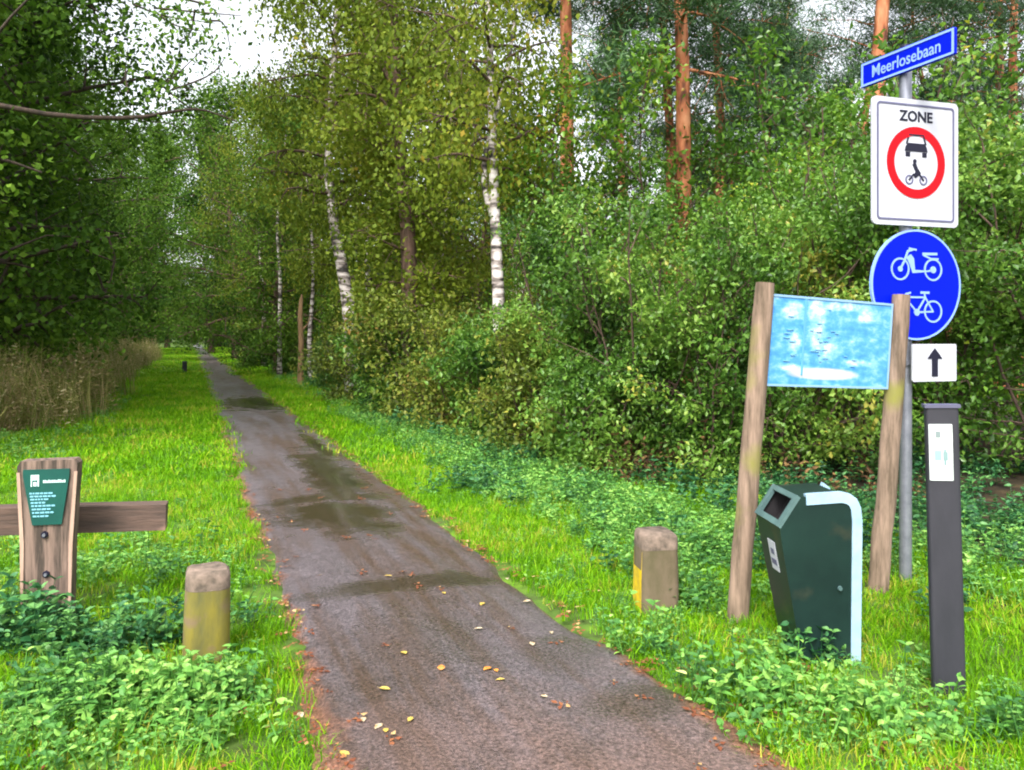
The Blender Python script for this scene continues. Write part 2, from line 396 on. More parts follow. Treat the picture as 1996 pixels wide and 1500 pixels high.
# ------------------------------------------------------------------ the ground
def axis(a, b, near, far_): 
    q = [0.0]; step = near
    while q[-1] < b: q.append(q[-1] + step); step = min(step * 1.06, far_)
    r_ = [0.0]; step = near
    while r_[-1] > a: r_.append(r_[-1] - step); step = min(step * 1.06, far_)
    return np.array(sorted(set(q + r_)))
xs = axis(-420, 420, .25, 15); ys = axis(-60, 700, .25, 15)
XX, YY = np.meshgrid(xs, ys); nx, ny = len(xs), len(ys)
zz = H(XX, YY)
tt = XX * V[0] + YY * V[1]; ss = XX * U[0] + YY * U[1]
inside = (tt > T0 - .0) & (tt < T1 + .0)
zz = np.where(inside, -.03, zz)
gv = np.stack([XX, YY, zz], -1).reshape(-1, 3)
ii = np.arange(ny - 1)[:, None] * nx + np.arange(nx - 1)[None]
gf = np.stack([ii, ii + 1, ii + nx + 1, ii + nx], -1).reshape(-1, 4)
m, n, l, out = newmat('soil_and_moss')
b = n.new('ShaderNodeBsdfPrincipled'); b.inputs['Roughness'].default_value = .9; b.inputs['Specular IOR Level'].default_value = .2; l.new(b.outputs[0], out.inputs[0])
tc = n.new('ShaderNodeNewGeometry')
n1 = n.new('ShaderNodeTexNoise'); n1.inputs['Scale'].default_value = 5; n1.inputs['Detail'].default_value = 8; l.new(tc.outputs['Position'], n1.inputs[0])
rg = ramp(n, [(.3, (.05, .06, .02)), (.5, (.07, .13, .02)), (.7, (.12, .22, .02))]); l.new(n1.outputs['Fac'], rg.inputs[0])
rb = ramp(n, [(.3, (.014, .011, .007)), (.55, (.035, .026, .014)), (.75, (.08, .055, .028))]); l.new(n1.outputs['Fac'], rb.inputs[0])
at = n.new('ShaderNodeAttribute'); at.attribute_name = 'rnd'
mx = n.new('ShaderNodeMix'); mx.data_type = 'RGBA'; l.new(at.outputs['Fac'], mx.inputs[0]); l.new(rb.outputs[0], mx.inputs[6]); l.new(rg.outputs[0], mx.inputs[7]); l.new(mx.outputs[2], b.inputs['Base Color'])
bp = n.new('ShaderNodeBump'); bp.inputs['Distance'].default_value = .03; l.new(n1.outputs['Fac'], bp.inputs['Height']); l.new(bp.outputs[0], b.inputs['Normal'])
lawn = np.clip((4.0 - tt) / .8, 0, 1) * np.clip((tt + 9) / 2, 0, 1)
gm = npmesh('ground', gv, gf, m, lawn.reshape(-1), smooth=True)
tag(link('ground', gm), kind='structure')

# ------------------------------------------------------------------ the path
svals = [-8.0]; st_ = .12
while svals[-1] < 190:
    svals.append(svals[-1] + (st_ if svals[-1] < 12 else min(2.0, .12 + (svals[-1] - 12) * .02)))
svals = np.array(svals); nc = 19
rn1 = np.random.default_rng(3)
def wob(s, k): return .045 * math.sin(s * 1.3 + k) + .03 * math.sin(s * 3.1 + k * 2.2) + .02 * math.sin(s * 7.3 + k * 3) + rn1.normal() * .012
pv, uv = [], []
for s in svals:
    fl = .0 if s > 2.9 else .25 * (2.9 - s) ** 1.2
    a = T0 + wob(s, 1) - fl * 1.2; b_ = T1 + wob(s, 5) + fl * .6
    for k in range(nc):
        f = k / (nc - 1); t = a + (b_ - a) * f
        z = .028 + .022 * math.sin(math.pi * f) - (.05 if k in (0, nc - 1) else 0) + .004 * math.sin(s * 2 + k * .9)
        x, y = PT(s, t); pv.append((x, y, z)); uv.append((s, t))
pf = np.array([[i * nc + k, i * nc + k + 1, (i + 1) * nc + k + 1, (i + 1) * nc + k] for i in range(len(svals) - 1) for k in range(nc - 1)])[:, ::-1]
m, n, l, out = newmat('damp_asphalt')
b = n.new('ShaderNodeBsdfPrincipled'); l.new(b.outputs[0], out.inputs[0])
uvn = n.new('ShaderNodeAttribute'); uvn.attribute_name = 'st'
geo = n.new('ShaderNodeNewGeometry')
def mathn(op, *a, clamp=False):
    q = n.new('ShaderNodeMath'); q.operation = op; q.use_clamp = clamp
    for i, v in enumerate(a):
        if hasattr(v, 'name'): l.new(v, q.inputs[i])
        else: q.inputs[i].default_value = v
    return q.outputs[0]
sep = n.new('ShaderNodeSeparateXYZ'); l.new(uvn.outputs['Vector'], sep.inputs[0]); S_, T_ = sep.outputs[0], sep.outputs[1]
def noise(scale, detail=6, rough=.6, vec=None):
    q = n.new('ShaderNodeTexNoise'); q.inputs['Scale'].default_value = scale; q.inputs['Detail'].default_value = detail; q.inputs['Roughness'].default_value = rough
    l.new(vec or geo.outputs['Position'], q.inputs[0]); return q.outputs['Fac']
nb = noise(3.2, 8, .62); nf = noise(90, 3); nmid = noise(14, 6)
nstr = n.new('ShaderNodeMapping'); nstr.inputs['Scale'].default_value = (.35, 3.2, 1); l.new(uvn.outputs['Vector'], nstr.inputs[0]); ns = noise(1.4, 7, .6, nstr.outputs[0])
def patch(px, py, rs, rt, soft=.8, amp=2.4):
    g = G(px, py); s0 = g.x * U[0] + g.y * U[1]; t0_ = g.x * V[0] + g.y * V[1]
    a = mathn('DIVIDE', mathn('SUBTRACT', S_, s0), rs); c = mathn('DIVIDE', mathn('SUBTRACT', T_, t0_), rt)
    r2 = mathn('SQRT', mathn('ADD', mathn('MULTIPLY', a, a), mathn('MULTIPLY', c, c)))
    r3 = mathn('ADD', r2, mathn('MULTIPLY', mathn('SUBTRACT', nb, .5), amp))
    return mathn('DIVIDE', mathn('SUBTRACT', 1 + soft * .5, r3), soft, clamp=True)
wet = None
PATCHES = [(640, 930, 1.7, .24), (650, 1010, .55, .42), (700, 1035, .35, .25), (505, 788, 1.6, .75), (612, 870, 1.3, .10), (640, 885, .5, .07),
           (790, 1150, .13, .55), (900, 1145, .10, .35), (590, 985, .18, .3), (1090, 1290, .22, .16), (850, 1250, .5, .25), (1250, 1385, .12, .2), (760, 1330, .4, .3)]
WT = [1, 1, 1, 1, 1, 1, .8, .9, .8, .35, .3, .6, .2]
for (px, py, rs, rt), wgt in zip(PATCHES, WT):
    q = mathn('MULTIPLY', patch(px, py, rs, rt), wgt); wet = q if wet is None else mathn('MAXIMUM', wet, q)
rc = ramp(n, [(.25, (.055, .043, .044)), (.5, (.098, .082, .090)), (.75, (.148, .126, .137))]); l.new(mathn('ADD', mathn('MULTIPLY', nf, .6), mathn('MULTIPLY', nmid, .4)), rc.inputs[0])
# large reddish-brown stains
rs_ = ramp(n, [(.42, (0, 0, 0)), (.62, (.9, .9, .9))]); l.new(ns, rs_.inputs[0])
mx = n.new('ShaderNodeMix'); mx.data_type = 'RGBA'; l.new(rs_.outputs[0], mx.inputs[0]); l.new(rc.outputs[0], mx.inputs[6]); mx.inputs[7].default_value = (.068, .042, .030, 1)
# orange-brown litter stain along both edges
ed = mathn('MINIMUM', mathn('SUBTRACT', T_, T0), mathn('SUBTRACT', T1, T_))
em = mathn('DIVIDE', mathn('SUBTRACT', mathn('ADD', .09, mathn('MULTIPLY', mathn('SUBTRACT', nb, .5), .35)), ed), .08, clamp=True)
nearpink = mathn('MULTIPLY', mathn('DIVIDE', mathn('SUBTRACT', mathn('ADD', 3.2, mathn('MULTIPLY', mathn('SUBTRACT', nb, .5), 2.0)), S_), .9, clamp=True), .75)
m0 = n.new('ShaderNodeMix'); m0.data_type = 'RGBA'; l.new(nearpink, m0.inputs[0]); l.new(mx.outputs[2], m0.inputs[6]); m0.inputs[7].default_value = (.135, .088, .076, 1)
m1 = n.new('ShaderNodeMix'); m1.data_type = 'RGBA'; l.new(mathn('MULTIPLY', em, .55), m1.inputs[0]); l.new(m0.outputs[2], m1.inputs[6]); m1.inputs[7].default_value = (.22, .085, .04, 1)
m2 = n.new('ShaderNodeMix'); m2.data_type = 'RGBA'; l.new(mathn('MULTIPLY', wet, .85), m2.inputs[0]); l.new(m1.outputs[2], m2.inputs[6]); m2.inputs[7].default_value = (.030, .023, .014, 1)
gr = n.new('ShaderNodeMix'); gr.data_type = 'RGBA'; gr.blend_type = 'MULTIPLY'; gr.inputs[0].default_value = .8
spk = ramp(n, [(.32, (.25, .24, .24)), (.5, (1, 1, 1)), (.68, (2.0, 1.9, 1.85))]); l.new(noise(70, 3, .7), spk.inputs[0])
l.new(m2.outputs[2], gr.inputs[6]); l.new(spk.outputs[0], gr.inputs[7]); l.new(gr.outputs[2], b.inputs['Base Color'])
rgh = mathn('MAXIMUM', .06, mathn('SUBTRACT', mathn('ADD', .12, mathn('MULTIPLY', nb, .46)), mathn('MULTIPLY', wet, .30), clamp=True)); l.new(rgh, b.inputs['Roughness'])
b.inputs['Specular IOR Level'].default_value = .55
bp = n.new('ShaderNodeBump'); bp.inputs['Distance'].default_value = .006; l.new(mathn('SUBTRACT', .8, mathn('MULTIPLY', wet, .74)), bp.inputs['Strength'])
l.new(mathn('ADD', nf, mathn('MULTIPLY', noise(160, 2), .6)), bp.inputs['Height']); l.new(bp.outputs[0], b.inputs['Normal'])
pm = npmesh('path', pv, pf, m, smooth=True)
a = pm.attributes.new('st', 'FLOAT_VECTOR', 'POINT'); a.data.foreach_set('vector', np.array([(u_, v_, 0) for u_, v_ in uv], np.float32).ravel())
tag(link('path', pm), kind='structure')

#@@TREES
# ------------------------------------------------------------------ woodland
oakA = gen_tree('oak_a', 11, straight(14, .35, 1), .22, .10, 4.6, 46, 7, 36000, .15, .095, M['oakbark'], M['oak'], 'round', (-8, 60), .25, .42)
oakB = gen_tree('oak_b', 12, straight(15, .5, 2), .26, .07, 4.2, 50, 7, 36000, .15, .095, M['oakbark'], M['oak'], 'round', (-5, 60), .15, .40)
wideA = gen_tree('wide_a', 13, straight(13, .4, 3), .18, .08, 3.8, 46, 7, 26000, .15, .10, M['brownbark'], M['oakfar'], 'round', (0, 60), .2, .38)
wideB = gen_tree('wide_b', 14, straight(14, .4, 4), .18, .12, 3.4, 46, 7, 26000, .15, .10, M['brownbark'], M['oakfar'], 'cone', (5, 55), .2, .36)
birA = gen_tree('bir_a', 15, straight(13, .3, 5), .12, .12, 2.6, 46, 7, 26000, .12, .075, M['birchbark'], M['birch'], 'round', (15, 60), .8, .34)
birB = gen_tree('bir_b', 16, straight(14, .4, 6), .13, .16, 2.9, 46, 7, 26000, .12, .075, M['birchbark'], M['birch'], 'round', (10, 60), .9, .34)
pinA = gen_tree('pin_a', 17, straight(17, .2, 7), .19, .50, 3.2, 34, 9, 38000, .19, .028, M['pinebark'], M['pine'], 'pine', (-5, 45), .1, .26, .3, needle=True, clumpy=.35)
pinB = gen_tree('pin_b', 18, straight(16, .3, 8, (.02, 0)), .17, .36, 2.8, 32, 9, 38000, .19, .028, M['pinebark'], M['pine'], 'pine', (-5, 45), .1, .25, .3, needle=True, clumpy=.35)

L_OAKS = [(-330, 12.5, 1.0, 'oakA', 'dark oak at the left picture edge spreading low limbs over the tall grass'),
          (-60, 16, .95, 'oakB', 'large dark oak rising behind the brown grass at far left'),
          (-330, 22, 1.0, 'oakB', 'dark oak mostly outside the left edge behind the nearest oaks'),
          (-240, 18, 1.0, 'oakA', 'dark oak filling the upper left corner behind the bare limbs'),
          (70, 29, .8, 'oakB', 'shorter dark oak close behind the tall grass near the path'),
          (-20, 24, 1.0, 'oakA', 'tall dark oak second in the left row behind the brown grass'),
          (60, 33, 1.0, 'oakB', 'dark oak in the middle of the left row behind the tall grass'),
          (-160, 34, 1.05, 'wideA', 'broad green tree filling the gap deep in the left wood'),
          (130, 44, 1.05, 'oakA', 'dark oak where the brown grass narrows along the left verge'),
          (0, 50, 1.1, 'wideB', 'pointed green tree deep behind the left oaks'),
          (240, 60, 1.25, 'wideA', 'broad green tree bordering the sky gap on its left side'),
          (225, 74, 1.15, 'oakB', 'dark tree left of the path close to the vanishing point'),
          (296, 78, 1.5, 'wideB', 'pointed green tree narrowing the sky gap from the left'),
          (326, 96, 1.75, 'wideA', 'tall tree left of the vanishing point leaning boughs over the path')]
PR = dict(oakA=oakA, oakB=oakB, wideA=wideA, wideB=wideB, birA=birA, birB=birB, pinA=pinA, pinB=pinB)
NM = dict(oakA='oak_tree', oakB='oak_tree', wideA='broadleaf_tree', wideB='broadleaf_tree', birA='birch_tree', birB='birch_tree', pinA='pine_tree', pinB='pine_tree')
for k, (px, d, sc, pr, lab) in enumerate(L_OAKS):
    place_tree(PR[pr], px, d, sc, k * 1.9 + .4, NM[pr], lab, 'tree', 'trees of the wood left of the path')
C_TREES = [(458, 50, 1.22, 'wideA', 'rounded green tree right of the sky gap over the path'),
           (412, 70, 1.45, 'wideB', 'narrow green tree just right of the path end'),
           (425, 104, 1.7, 'oakB', 'tall far tree whose crown closes the low end of the sky gap'),
           (515, 38, .95, 'birB', 'yellowish birch between the path and the leaning birch'),
           (540, 30, .72, 'wideA', 'low green tree with drooping boughs behind the slim birches'),
           (600, 40, 1.0, 'wideB', 'dense green tree behind the leaning birch'),
           (720, 27, .95, 'birA', 'olive birch crown filling the space behind the leaning birch'),
           (860, 23, .9, 'birB', 'olive birch between the brown oak and the white birch'),
           (760, 38, 1.1, 'oakA', 'dark oak deep behind the brown trunk'),
           (930, 32, .85, 'wideA', 'green tree deep behind the white birch'),
           (1075, 24, .5, 'birA', 'small olive birch right of the white birch')]
for k, (px, d, sc, pr, lab) in enumerate(C_TREES):
    place_tree(PR[pr], px, d, sc, k * 2.3 + 1.1, NM[pr], lab, 'tree', 'trees of the wood right of the path')
P_TREES = [(1105, 16.5, 1.0, 'pinA', 0.3, 'straight orange pine trunk left of all the pines'),
           (1330, 14, 1.0, 'pinB', 1.2, 'thick orange leaning pine trunk above the shrubs'),
           (1302, 21, .95, 'pinA', 2.2, 'darker pine trunk just left of the thick leaning pine'),
           (1392, 20, 1.0, 'pinB', 3.0, 'pine trunk showing high to the right of the thick leaning pine'),
           (1722, 15, 1.0, 'pinA', 4.4, 'bright orange pine trunk behind the blue street name sign'),
           (1688, 25, 1.0, 'pinB', 5.2, 'thin pine trunk left of the pine behind the street name sign'),
           (1950, 22, 1.0, 'pinA', 5.9, 'reddish pine trunk right of the street name sign'),
           (1225, 30, .62, 'pinB', .9, 'short bushy pine in the gap between two orange trunks'),
           (1500, 26, .66, 'pinA', 1.9, 'short blue green pine right of the thick leaning pine'),
           (1600, 34, .85, 'pinB', 2.6, 'far pine with a full crown left of the road signs'),
           (1850, 30, .66, 'pinA', 3.3, 'short pine showing through the gap beside the street name sign'),
           (1212, 27, .95, 'pinA', .5, 'thin dark pine stem in the white gap between two orange trunks'),
           (1550, 29, .9, 'pinB', 1.5, 'thin far pine stem left of the street name sign'),
           (1815, 27, .95, 'pinB', 2.1, 'thin dark pine stem just above the street name sign'),
           (1985, 19, .95, 'pinB', .2, 'reddish pine stem at the upper right picture corner'),
           (1420, 38, .8, 'pinB', 4.1, 'far pine deep in the wood behind the leaning pine')]
for k, (px, d, sc, pr, rz, lab) in enumerate(P_TREES):
    place_tree(PR[pr], px, d, sc, rz, 'pine_tree', lab, 'tree', 'pines behind the right hand shrubs')

# the three trees with clearly drawn trunks, each grown along its own line
def own_tree(px, d, pts, seed, name, label, cat, r0, lo, R_, nprim, nleaf, L, W, bark, leafm, extra=None, **kw):
    x0 = (px - CX) / FPX * d
    path = [(((q - CX) / FPX * d - x0), dy, CAMH - (py - HY) / FPX * d) for q, py, dy in pts]
    path = [(path[0][0], path[0][1], 0)] + path[1:]
    pr = gen_tree(name, seed, path, r0, lo, R_, nprim, 7, nleaf, L, W, bark, leafm, **kw)
    o = place_tree(pr, px, d, 1, 0, name, label, cat)
    if extra:
        for e in extra:
            ep = smoothpath([(((q - CX) / FPX * d - x0), dy, CAMH - (py - HY) / FPX * d) for q, py, dy in e[0]], 10)
            v, f = tubes([(ep, np.linspace(e[1], e[2], 10))], 8)
            link(e[3], npmesh(e[3], v, f, bark, smooth=True), parent=o)
    return o
own_tree(688, 17.5, [(688, 785, 0), (683, 640, 0), (668, 540, .1), (645, 430, .2), (634, 300, .3), (640, 120, .5), (650, -150, .8), (655, -320, .9)], 31,
         'birch_tree', 'slim leaning birch with patchy white bark near the grass verge', 'tree', .17, .46, 2.0, 36, 20000, .10, .065, M['birchbark'], M['birch'],
         shape='round', elev=(10, 55), droop=.8, sigma=.3)
own_tree(974, 11.5, [(976, 830, 0), (974, 650, 0), (968, 500, 0), (962, 350, .1), (957, 180, .2), (952, 0, .3), (948, -250, .5), (945, -420, .6)], 32,
         'birch_tree', 'white barked birch with a dark fork in front of the olive foliage', 'tree', .105, .44, 1.7, 34, 15000, .085, .055, M['birchbark'], M['birch'],
         extra=[([(966, 430, .05), (946, 380, .1), (943, 320, .15), (952, 270, .2), (975, 180, .3), (1000, 60, .4), (1010, -100, .5)], .05, .02, 'side_stem')],
         shape='round', elev=(5, 55), droop=.8, sigma=.28)
own_tree(798, 15.0, [(798, 810, 0), (797, 700, 0), (797, 500, 0), (783, 330, .1), (772, 200, .2), (765, 60, .3), (760, -150, .4), (758, -330, .4)], 33,
         'oak_tree', 'brown trunked oak wrapped in olive leaves between the two pale birches', 'tree', .19, .20, 2.3, 54, 24000, .10, .07, M['brownbark'], M['birch'],
         extra=[([(770, 190, .15), (740, 120, .1), (700, 105, 0), (660, 120, -.2)], .05, .02, 'limb'), ([(780, 260, .1), (745, 195, 0), (690, 190, -.2), (640, 205, -.3)], .04, .015, 'limb')],
         shape='vase', elev=(10, 55), droop=.3, sigma=.24, primr=.12)
place_tree(gen_tree('thin_birch', 35, straight(7.5, .15, 9), .085, .45, 1.2, 16, 6, 5000, .10, .06, M['birchbark'], M['birch'], droop=.8, sigma=.25), 606, 26, 1, 0, 'birch_tree', 'short grey birch left of the leaning birch', 'tree')
place_tree(gen_tree('thin_birch_b', 36, straight(9, .2, 10, (-.04, 0)), .09, .45, 1.4, 16, 6, 6000, .10, .06, M['birchbark'], M['oakfar'], droop=.6, sigma=.25), 545, 29, 1, 2, 'birch_tree', 'thin pale stem furthest left of the slim birches', 'tree')
# broken dead stem
ds = empty('dead_tree', (P(585, 655, 23).x, 23, 0)); tag(ds, 'broken orange brown dead stem standing at the verge without branches', 'tree')
v, f = tubes([(smoothpath([(0, 0, 0), (.03, 0, 1.2), (.0, 0, 2.1), (.05, 0, 2.7)], 9), [.10, .09, .085, .08, .075, .07, .065, .055, .02])], 8)
link('trunk', npmesh('dead_trunk', v, f, M['deadwood'], smooth=True), parent=ds)
v, f = tubes([([(.0, 0, 1.6), (.22, 0, 1.85), (.3, 0, 2.1)], [.04, .025, .01])], 6); link('branch_stub', npmesh('branch_stub', v, f, M['deadwood'], smooth=True), parent=ds)

# oak limbs reaching across the top left corner
lb = place_tree(gen_tree('limb_oak', 41, [(0, 0, 0), (.1, 0, 2.2), (0, .1, 4.2), (.3, .1, 6.4), (.2, .2, 9), (.4, .3, 12)], .24, .26, 3.3, 26, 6, 20000, .10, .065, M['oakbark'], M['oak'],
                         'round', (0, 50), .25, .42), -330, 9.5, 1, 0, 'oak_tree', 'nearest oak at far left sending bare dark limbs across the upper corner', 'tree')
for pts, ra, rb in [([(-330, 300, 0), (-150, 150, -.3), (-20, 70, -.5), (120, 25, -.6), (260, 5, -.4), (400, 15, 0)], .05, .012),
                    ([(-330, 240, 0), (-120, 190, .3), (60, 205, .6), (200, 200, .8), (290, 180, .9), (335, 175, 1.0), (400, 195, 1.1)], .045, .008),
                    ([(-330, 380, 0), (-100, 190, -.6), (40, 165, -.8), (120, 110, -1.0), (175, 70, -1.1)], .035, .008)]:
    ep = smoothpath([((q - CX) / FPX * 9.5 - lb.location.x, dy, CAMH - (py - HY) / FPX * 9.5) for q, py, dy in pts], 14)
    v, f = tubes([(ep, np.linspace(ra, rb, 14))], 7); link('limb', npmesh('limb', v, f, M['oakbark'], smooth=True), parent=lb)
# a leafy spray hanging into the sky gap
rg_ = np.random.default_rng(5); cc = []
for c0, n_, sg in [((345, 60), 260, 26), ((300, 20), 260, 30), ((390, 95), 200, 24), ((330, 120), 200, 22), ((420, 45), 150, 28), ((300, 170), 260, 22), ((380, 20), 160, 24), ((440, 100), 60, 20), ((470,30), 70, 30), ((250, 90), 300, 32)]:
    for k in range(int(n_ * .5)):
        q = P(c0[0] + rg_.normal() * sg, c0[1] + rg_.normal() * sg, 9.6 + rg_.normal() * .5); cc.append((q.x - lb.location.x, q.y - 9.5, q.z - lb.location.z))
tw = []
for c0, c1 in [((300, 180), (345, 60)), ((300, 180), (400, 90)), ((335, 175), (440, 110)), ((300, 20), (390, 60)), ((260, 8), (420, 45)), ((300, 15), (470, 30)), ((250, 180), (250, 90)), ((335, 175), (330, 120)), ((380, 18), (345, 80)), ((410, 40), (450, 100))]:
    a_ = P(c0[0], c0[1], 9.6); b_ = P(c1[0], c1[1], 9.6 + rg_.normal() * .3); mm = (a_ + b_) / 2 + Vector(rg_.normal(size=3) * .08)
    tw.append((smoothpath([tuple(q - lb.location) for q in (a_, mm, b_)], 8), np.linspace(.014, .004, 8)))
v, f = tubes(tw, 4); tag(link('twigs', npmesh('twigs', v, f, M['oakbark']), parent=lb), kind='stuff')
v, f, rn = leaves(np.array(cc), .07, .045, rg_, .4); link('leaf_spray', npmesh('leaf_spray', v, f, M['oak'], rn), parent=lb)

# far woods, one mass
def joined(name, pr):
    a, c = pr; va = np.zeros(len(a.vertices) * 3, np.float32); a.vertices.foreach_get('co', va); va = va.reshape(-1, 3)
    vc = np.zeros(len(c.vertices) * 3, np.float32); c.vertices.foreach_get('co', vc); vc = vc.reshape(-1, 3)
    fa = np.zeros(len(a.polygons) * 4, np.int32); a.polygons.foreach_get('vertices', fa); fc = np.zeros(len(c.polygons) * 4, np.int32); c.polygons.foreach_get('vertices', fc)
    me = npmesh(name, np.concatenate([va, vc]), np.concatenate([fa.reshape(-1, 4), fc.reshape(-1, 4) + len(va)]), a.materials[0],
                np.concatenate([np.zeros(len(va)), np.zeros(len(vc))]))
    rv = np.zeros(len(c.vertices), np.float32); c.attributes['rnd'].data.foreach_get('value', rv)
    me.attributes['rnd'].data.foreach_set('value', np.concatenate([np.zeros(len(va), np.float32), rv]))
    me.materials.append(c.materials[0]); mi = np.concatenate([np.zeros(len(a.polygons), np.int32), np.ones(len(c.polygons), np.int32)])
    me.polygons.foreach_set('material_index', mi); return me
JO = [joined('far_' + k, PR[k]) for k in ('oakA', 'wideA', 'wideB', 'birB', 'oakB')]
rf = np.random.default_rng(21)
pl = []
for k in range(150):                                     # left wood
    s = rf.uniform(30, 230); t = -rf.uniform(4 + s * .02, 46)
    x, y = PT(s, t)
    if (x / y * FPX + CX) > 300 - 0 * s or s < 70 and t > -16: continue
    pl.append((x, y, rf.uniform(.9, 1.15)))
for k in range(190):
    s = rf.uniform(34, 230); t = rf.uniform(6 + max(0, 60 - s) * .1, 90)
    x, y = PT(s, t)
    if s < 70 and t < 14: continue
    big = rf.uniform(.85, 1.1)
    px = x / y * FPX + CX
    if px > 1050: big = min(big, (1.5 + 400 / FPX * y) / 13.5 * rf.uniform(.8, 1.1))
    pl.append((x, y, big))
for k in range(46):                                      # the wood closing beyond the path's end
    s = rf.uniform(192, 240); t = rf.uniform(-20, 24); x, y = PT(s, t); pl.append((x, y, rf.uniform(.9, 1.1)))
pl = np.array(pl); pp = np.stack([pl[:, 0], pl[:, 1], np.zeros(len(pl))], 1)
rot = np.stack([np.zeros(len(pl)), np.zeros(len(pl)), rf.uniform(0, 6.28, len(pl))], 1); scl = np.stack([pl[:, 2]] * 3, 1)
scatter('distant_woods', pp, rot, scl, rf.integers(0, 5, len(pl)), JO, 'distant mass of mixed green trees closing the view behind the nearer trees', 'woods')

# ------------------------------------------------------------------ shrubs
shA = gen_tree('sh_a', 51, straight(3.6, .1, 1), .028, .05, 1.25, 60, 6, 13000, .080, .050, M['twig'], M['shrub'], 'round', (5, 60), .15, .13, .8, fold=True, stems=9, clumpy=.5)
shB = gen_tree('sh_b', 52, straight(4.2, .1, 2), .03, .08, 1.3, 60, 6, 12500, .085, .052, M['twig'], M['shrub'], 'round', (10, 65), .15, .14, .8, fold=True, stems=8, clumpy=.45)
shC = gen_tree('sh_c', 53, straight(4.6, .1, 3), .035, .15, 1.3, 50, 6, 7500, .085, .055, M['twig'], M['sapling'], 'round', (15, 65), .1, .16, .8, fold=True, stems=5, clumpy=.5)
shD = gen_tree('sh_d', 54, straight(1.5, .05, 4), .014, .05, .7, 40, 5, 7000, .075, .045, M['twig'], M['shrub'], 'round', (5, 50), .15, .12, .8, fold=True, stems=8)
shE = gen_tree('sh_e', 55, straight(1.6, .05, 4), .014, .05, .75, 40, 5, 6500, .07, .042, M['twig'], M['olivebrown'], 'round', (5, 50), .15, .13, .8, fold=True, stems=8)
shF = gen_tree('sh_f', 56, straight(4.6, .12, 9), .03, .35, 1.1, 36, 6, 4200, .085, .055, M['twig'], M['sapling'], 'round', (15, 65), .1, .16, .8, fold=True, stems=3, clumpy=.5)
SH = dict(F=shF, A=shA, B=shB, C=shC, D=shD, E=shE)
SHR = [(1120, 9.8, .76, 'A', 'leafy green shrub at the left end of the thicket'),
       (1245, 9.0, .78, 'B', 'dense green shrub straight behind the right bollard'),
       (1385, 8.4, .76, 'A', 'tall green shrub just left of the information board'),
       (1535, 8.4, .76, 'B', 'green shrub directly behind the blue information board'),
       (1700, 8.6, .80, 'A', 'green shrub behind the pole with the road signs'),
       (1860, 8.6, .80, 'C', 'open leggy sapling behind the dark marker post'),
       (2050, 8.0, .95, 'A', 'shrub cut by the right picture edge behind the marker post'),
       (1175, 11.8, .92, 'C', 'bright green sapling above the left end of the thicket'),
       (1270, 12.5, .80, 'B', 'green bush in the second row below the orange pines'),
       (1455, 11.4, .92, 'C', 'light green sapling right of the thick leaning pine'),
       (1600, 11.0, 1.02, 'C', 'yellow tinged sapling left of the blue street name sign'),
       (1740, 11.5, .88, 'B', 'bush in the second row behind the zone sign'),
       (1910, 11, 1.02, 'C', 'yellow green sapling right of the zone sign'),
       (1250, 14.0, 1.30, 'F', 'tall thin sapling rising before the gap between the left pines'),
       (1490, 13.5, 1.30, 'F', 'tall thin sapling right of the thick leaning pine'),
       (1640, 12.5, 1.32, 'C', 'tall yellow leaved sapling beside the blue street name sign'),
       (1095, 13.0, 1.15, 'F', 'tall sapling at the left end under the first orange pine'),
       (2050, 11.5, 1.0, 'C', 'sapling at the right edge in the second row'),
       (1030, 12.8, .42, 'A', 'low bush at the foot of the white birch'),
       (880, 14, .42, 'B', 'low olive bush left of the white birch'),
       (960, 11.0, 1.0, 'D', 'low leafy bush in front of the foot of the white birch'),
           (905, 12.2, 1.15, 'E', 'low brownish bush one step left of the white birch'),
           (835, 13.7, 1.3, 'E', 'low brownish bush before the brown oak trunk'),
           (770, 15.2, 1.3, 'D', 'low green bush left of the brown oak trunk'),
           (1050, 9.7, 1.0, 'E', 'low olive brown bush at the near end of the thicket edge'),
           (1150, 8.5, .85, 'D', 'small bush with light leaves behind the right bollard'),
           (700, 17.5, 1.2, 'E', 'low brownish bush hiding the foot of the leaning birch'),
       (740, 17, .9, 'D', 'knee high bush between the leaning birch and the brown oak'),
       (650, 22, .9, 'D', 'small bush left of the foot of the leaning birch'),
       (560, 30, 1.1, 'D', 'small bush under the slim birches'),
       (500, 36, 1.2, 'D', 'small bush furthest along the right verge')]
for k, (px, d, sc, pr, lab) in enumerate(SHR):
    place_tree(SH[pr], px, d, sc, k * 2.1, 'sapling' if pr in 'CF' else 'shrub', lab, 'sapling' if pr in 'CF' else 'shrub', 'shrubs of the thicket right of the path', 'stems')
#@@STUFF
# ------------------------------------------------------------------ grass and ground cover
gt = [blade_tuft('tuft_%d' % k, 38, .03, .088, .10, .006, .7, M['grass'], 60 + k) for k in range(3)]
gfar = [blade_tuft('tuftfar_%d' % k, 44, .04, .11, .24, .014, .6, M['grass'], 70 + k, 2) for k in range(2)]
def notpath(s, t): return (t < T0 - .0 + .05 * np.sin(s * 3)) | (t > T1 + .0 + .05 * np.sin(s * 2.3))
rg1 = np.random.default_rng(8)
P1 = np.concatenate([spread(10000, 0, 9, -6.5, T0, rg1, notpath), spread(6500, 0, 9, T1, 4.8, rg1, notpath), spread(1500, -3, 1.5, 1.9, 5.5, rg1, notpath)])
def thin(p, k):
    q = np.sin(p[:, 0] * 2.3 + 1.7 * np.sin(p[:, 1] * 1.9)) * np.sin(p[:, 1] * 2.9 + 1.3 * np.sin(p[:, 0] * 3.1)); return p[(q > -.35) | (rg1.uniform(size=len(p)) < k)]
P1 = thin(P1, .45)
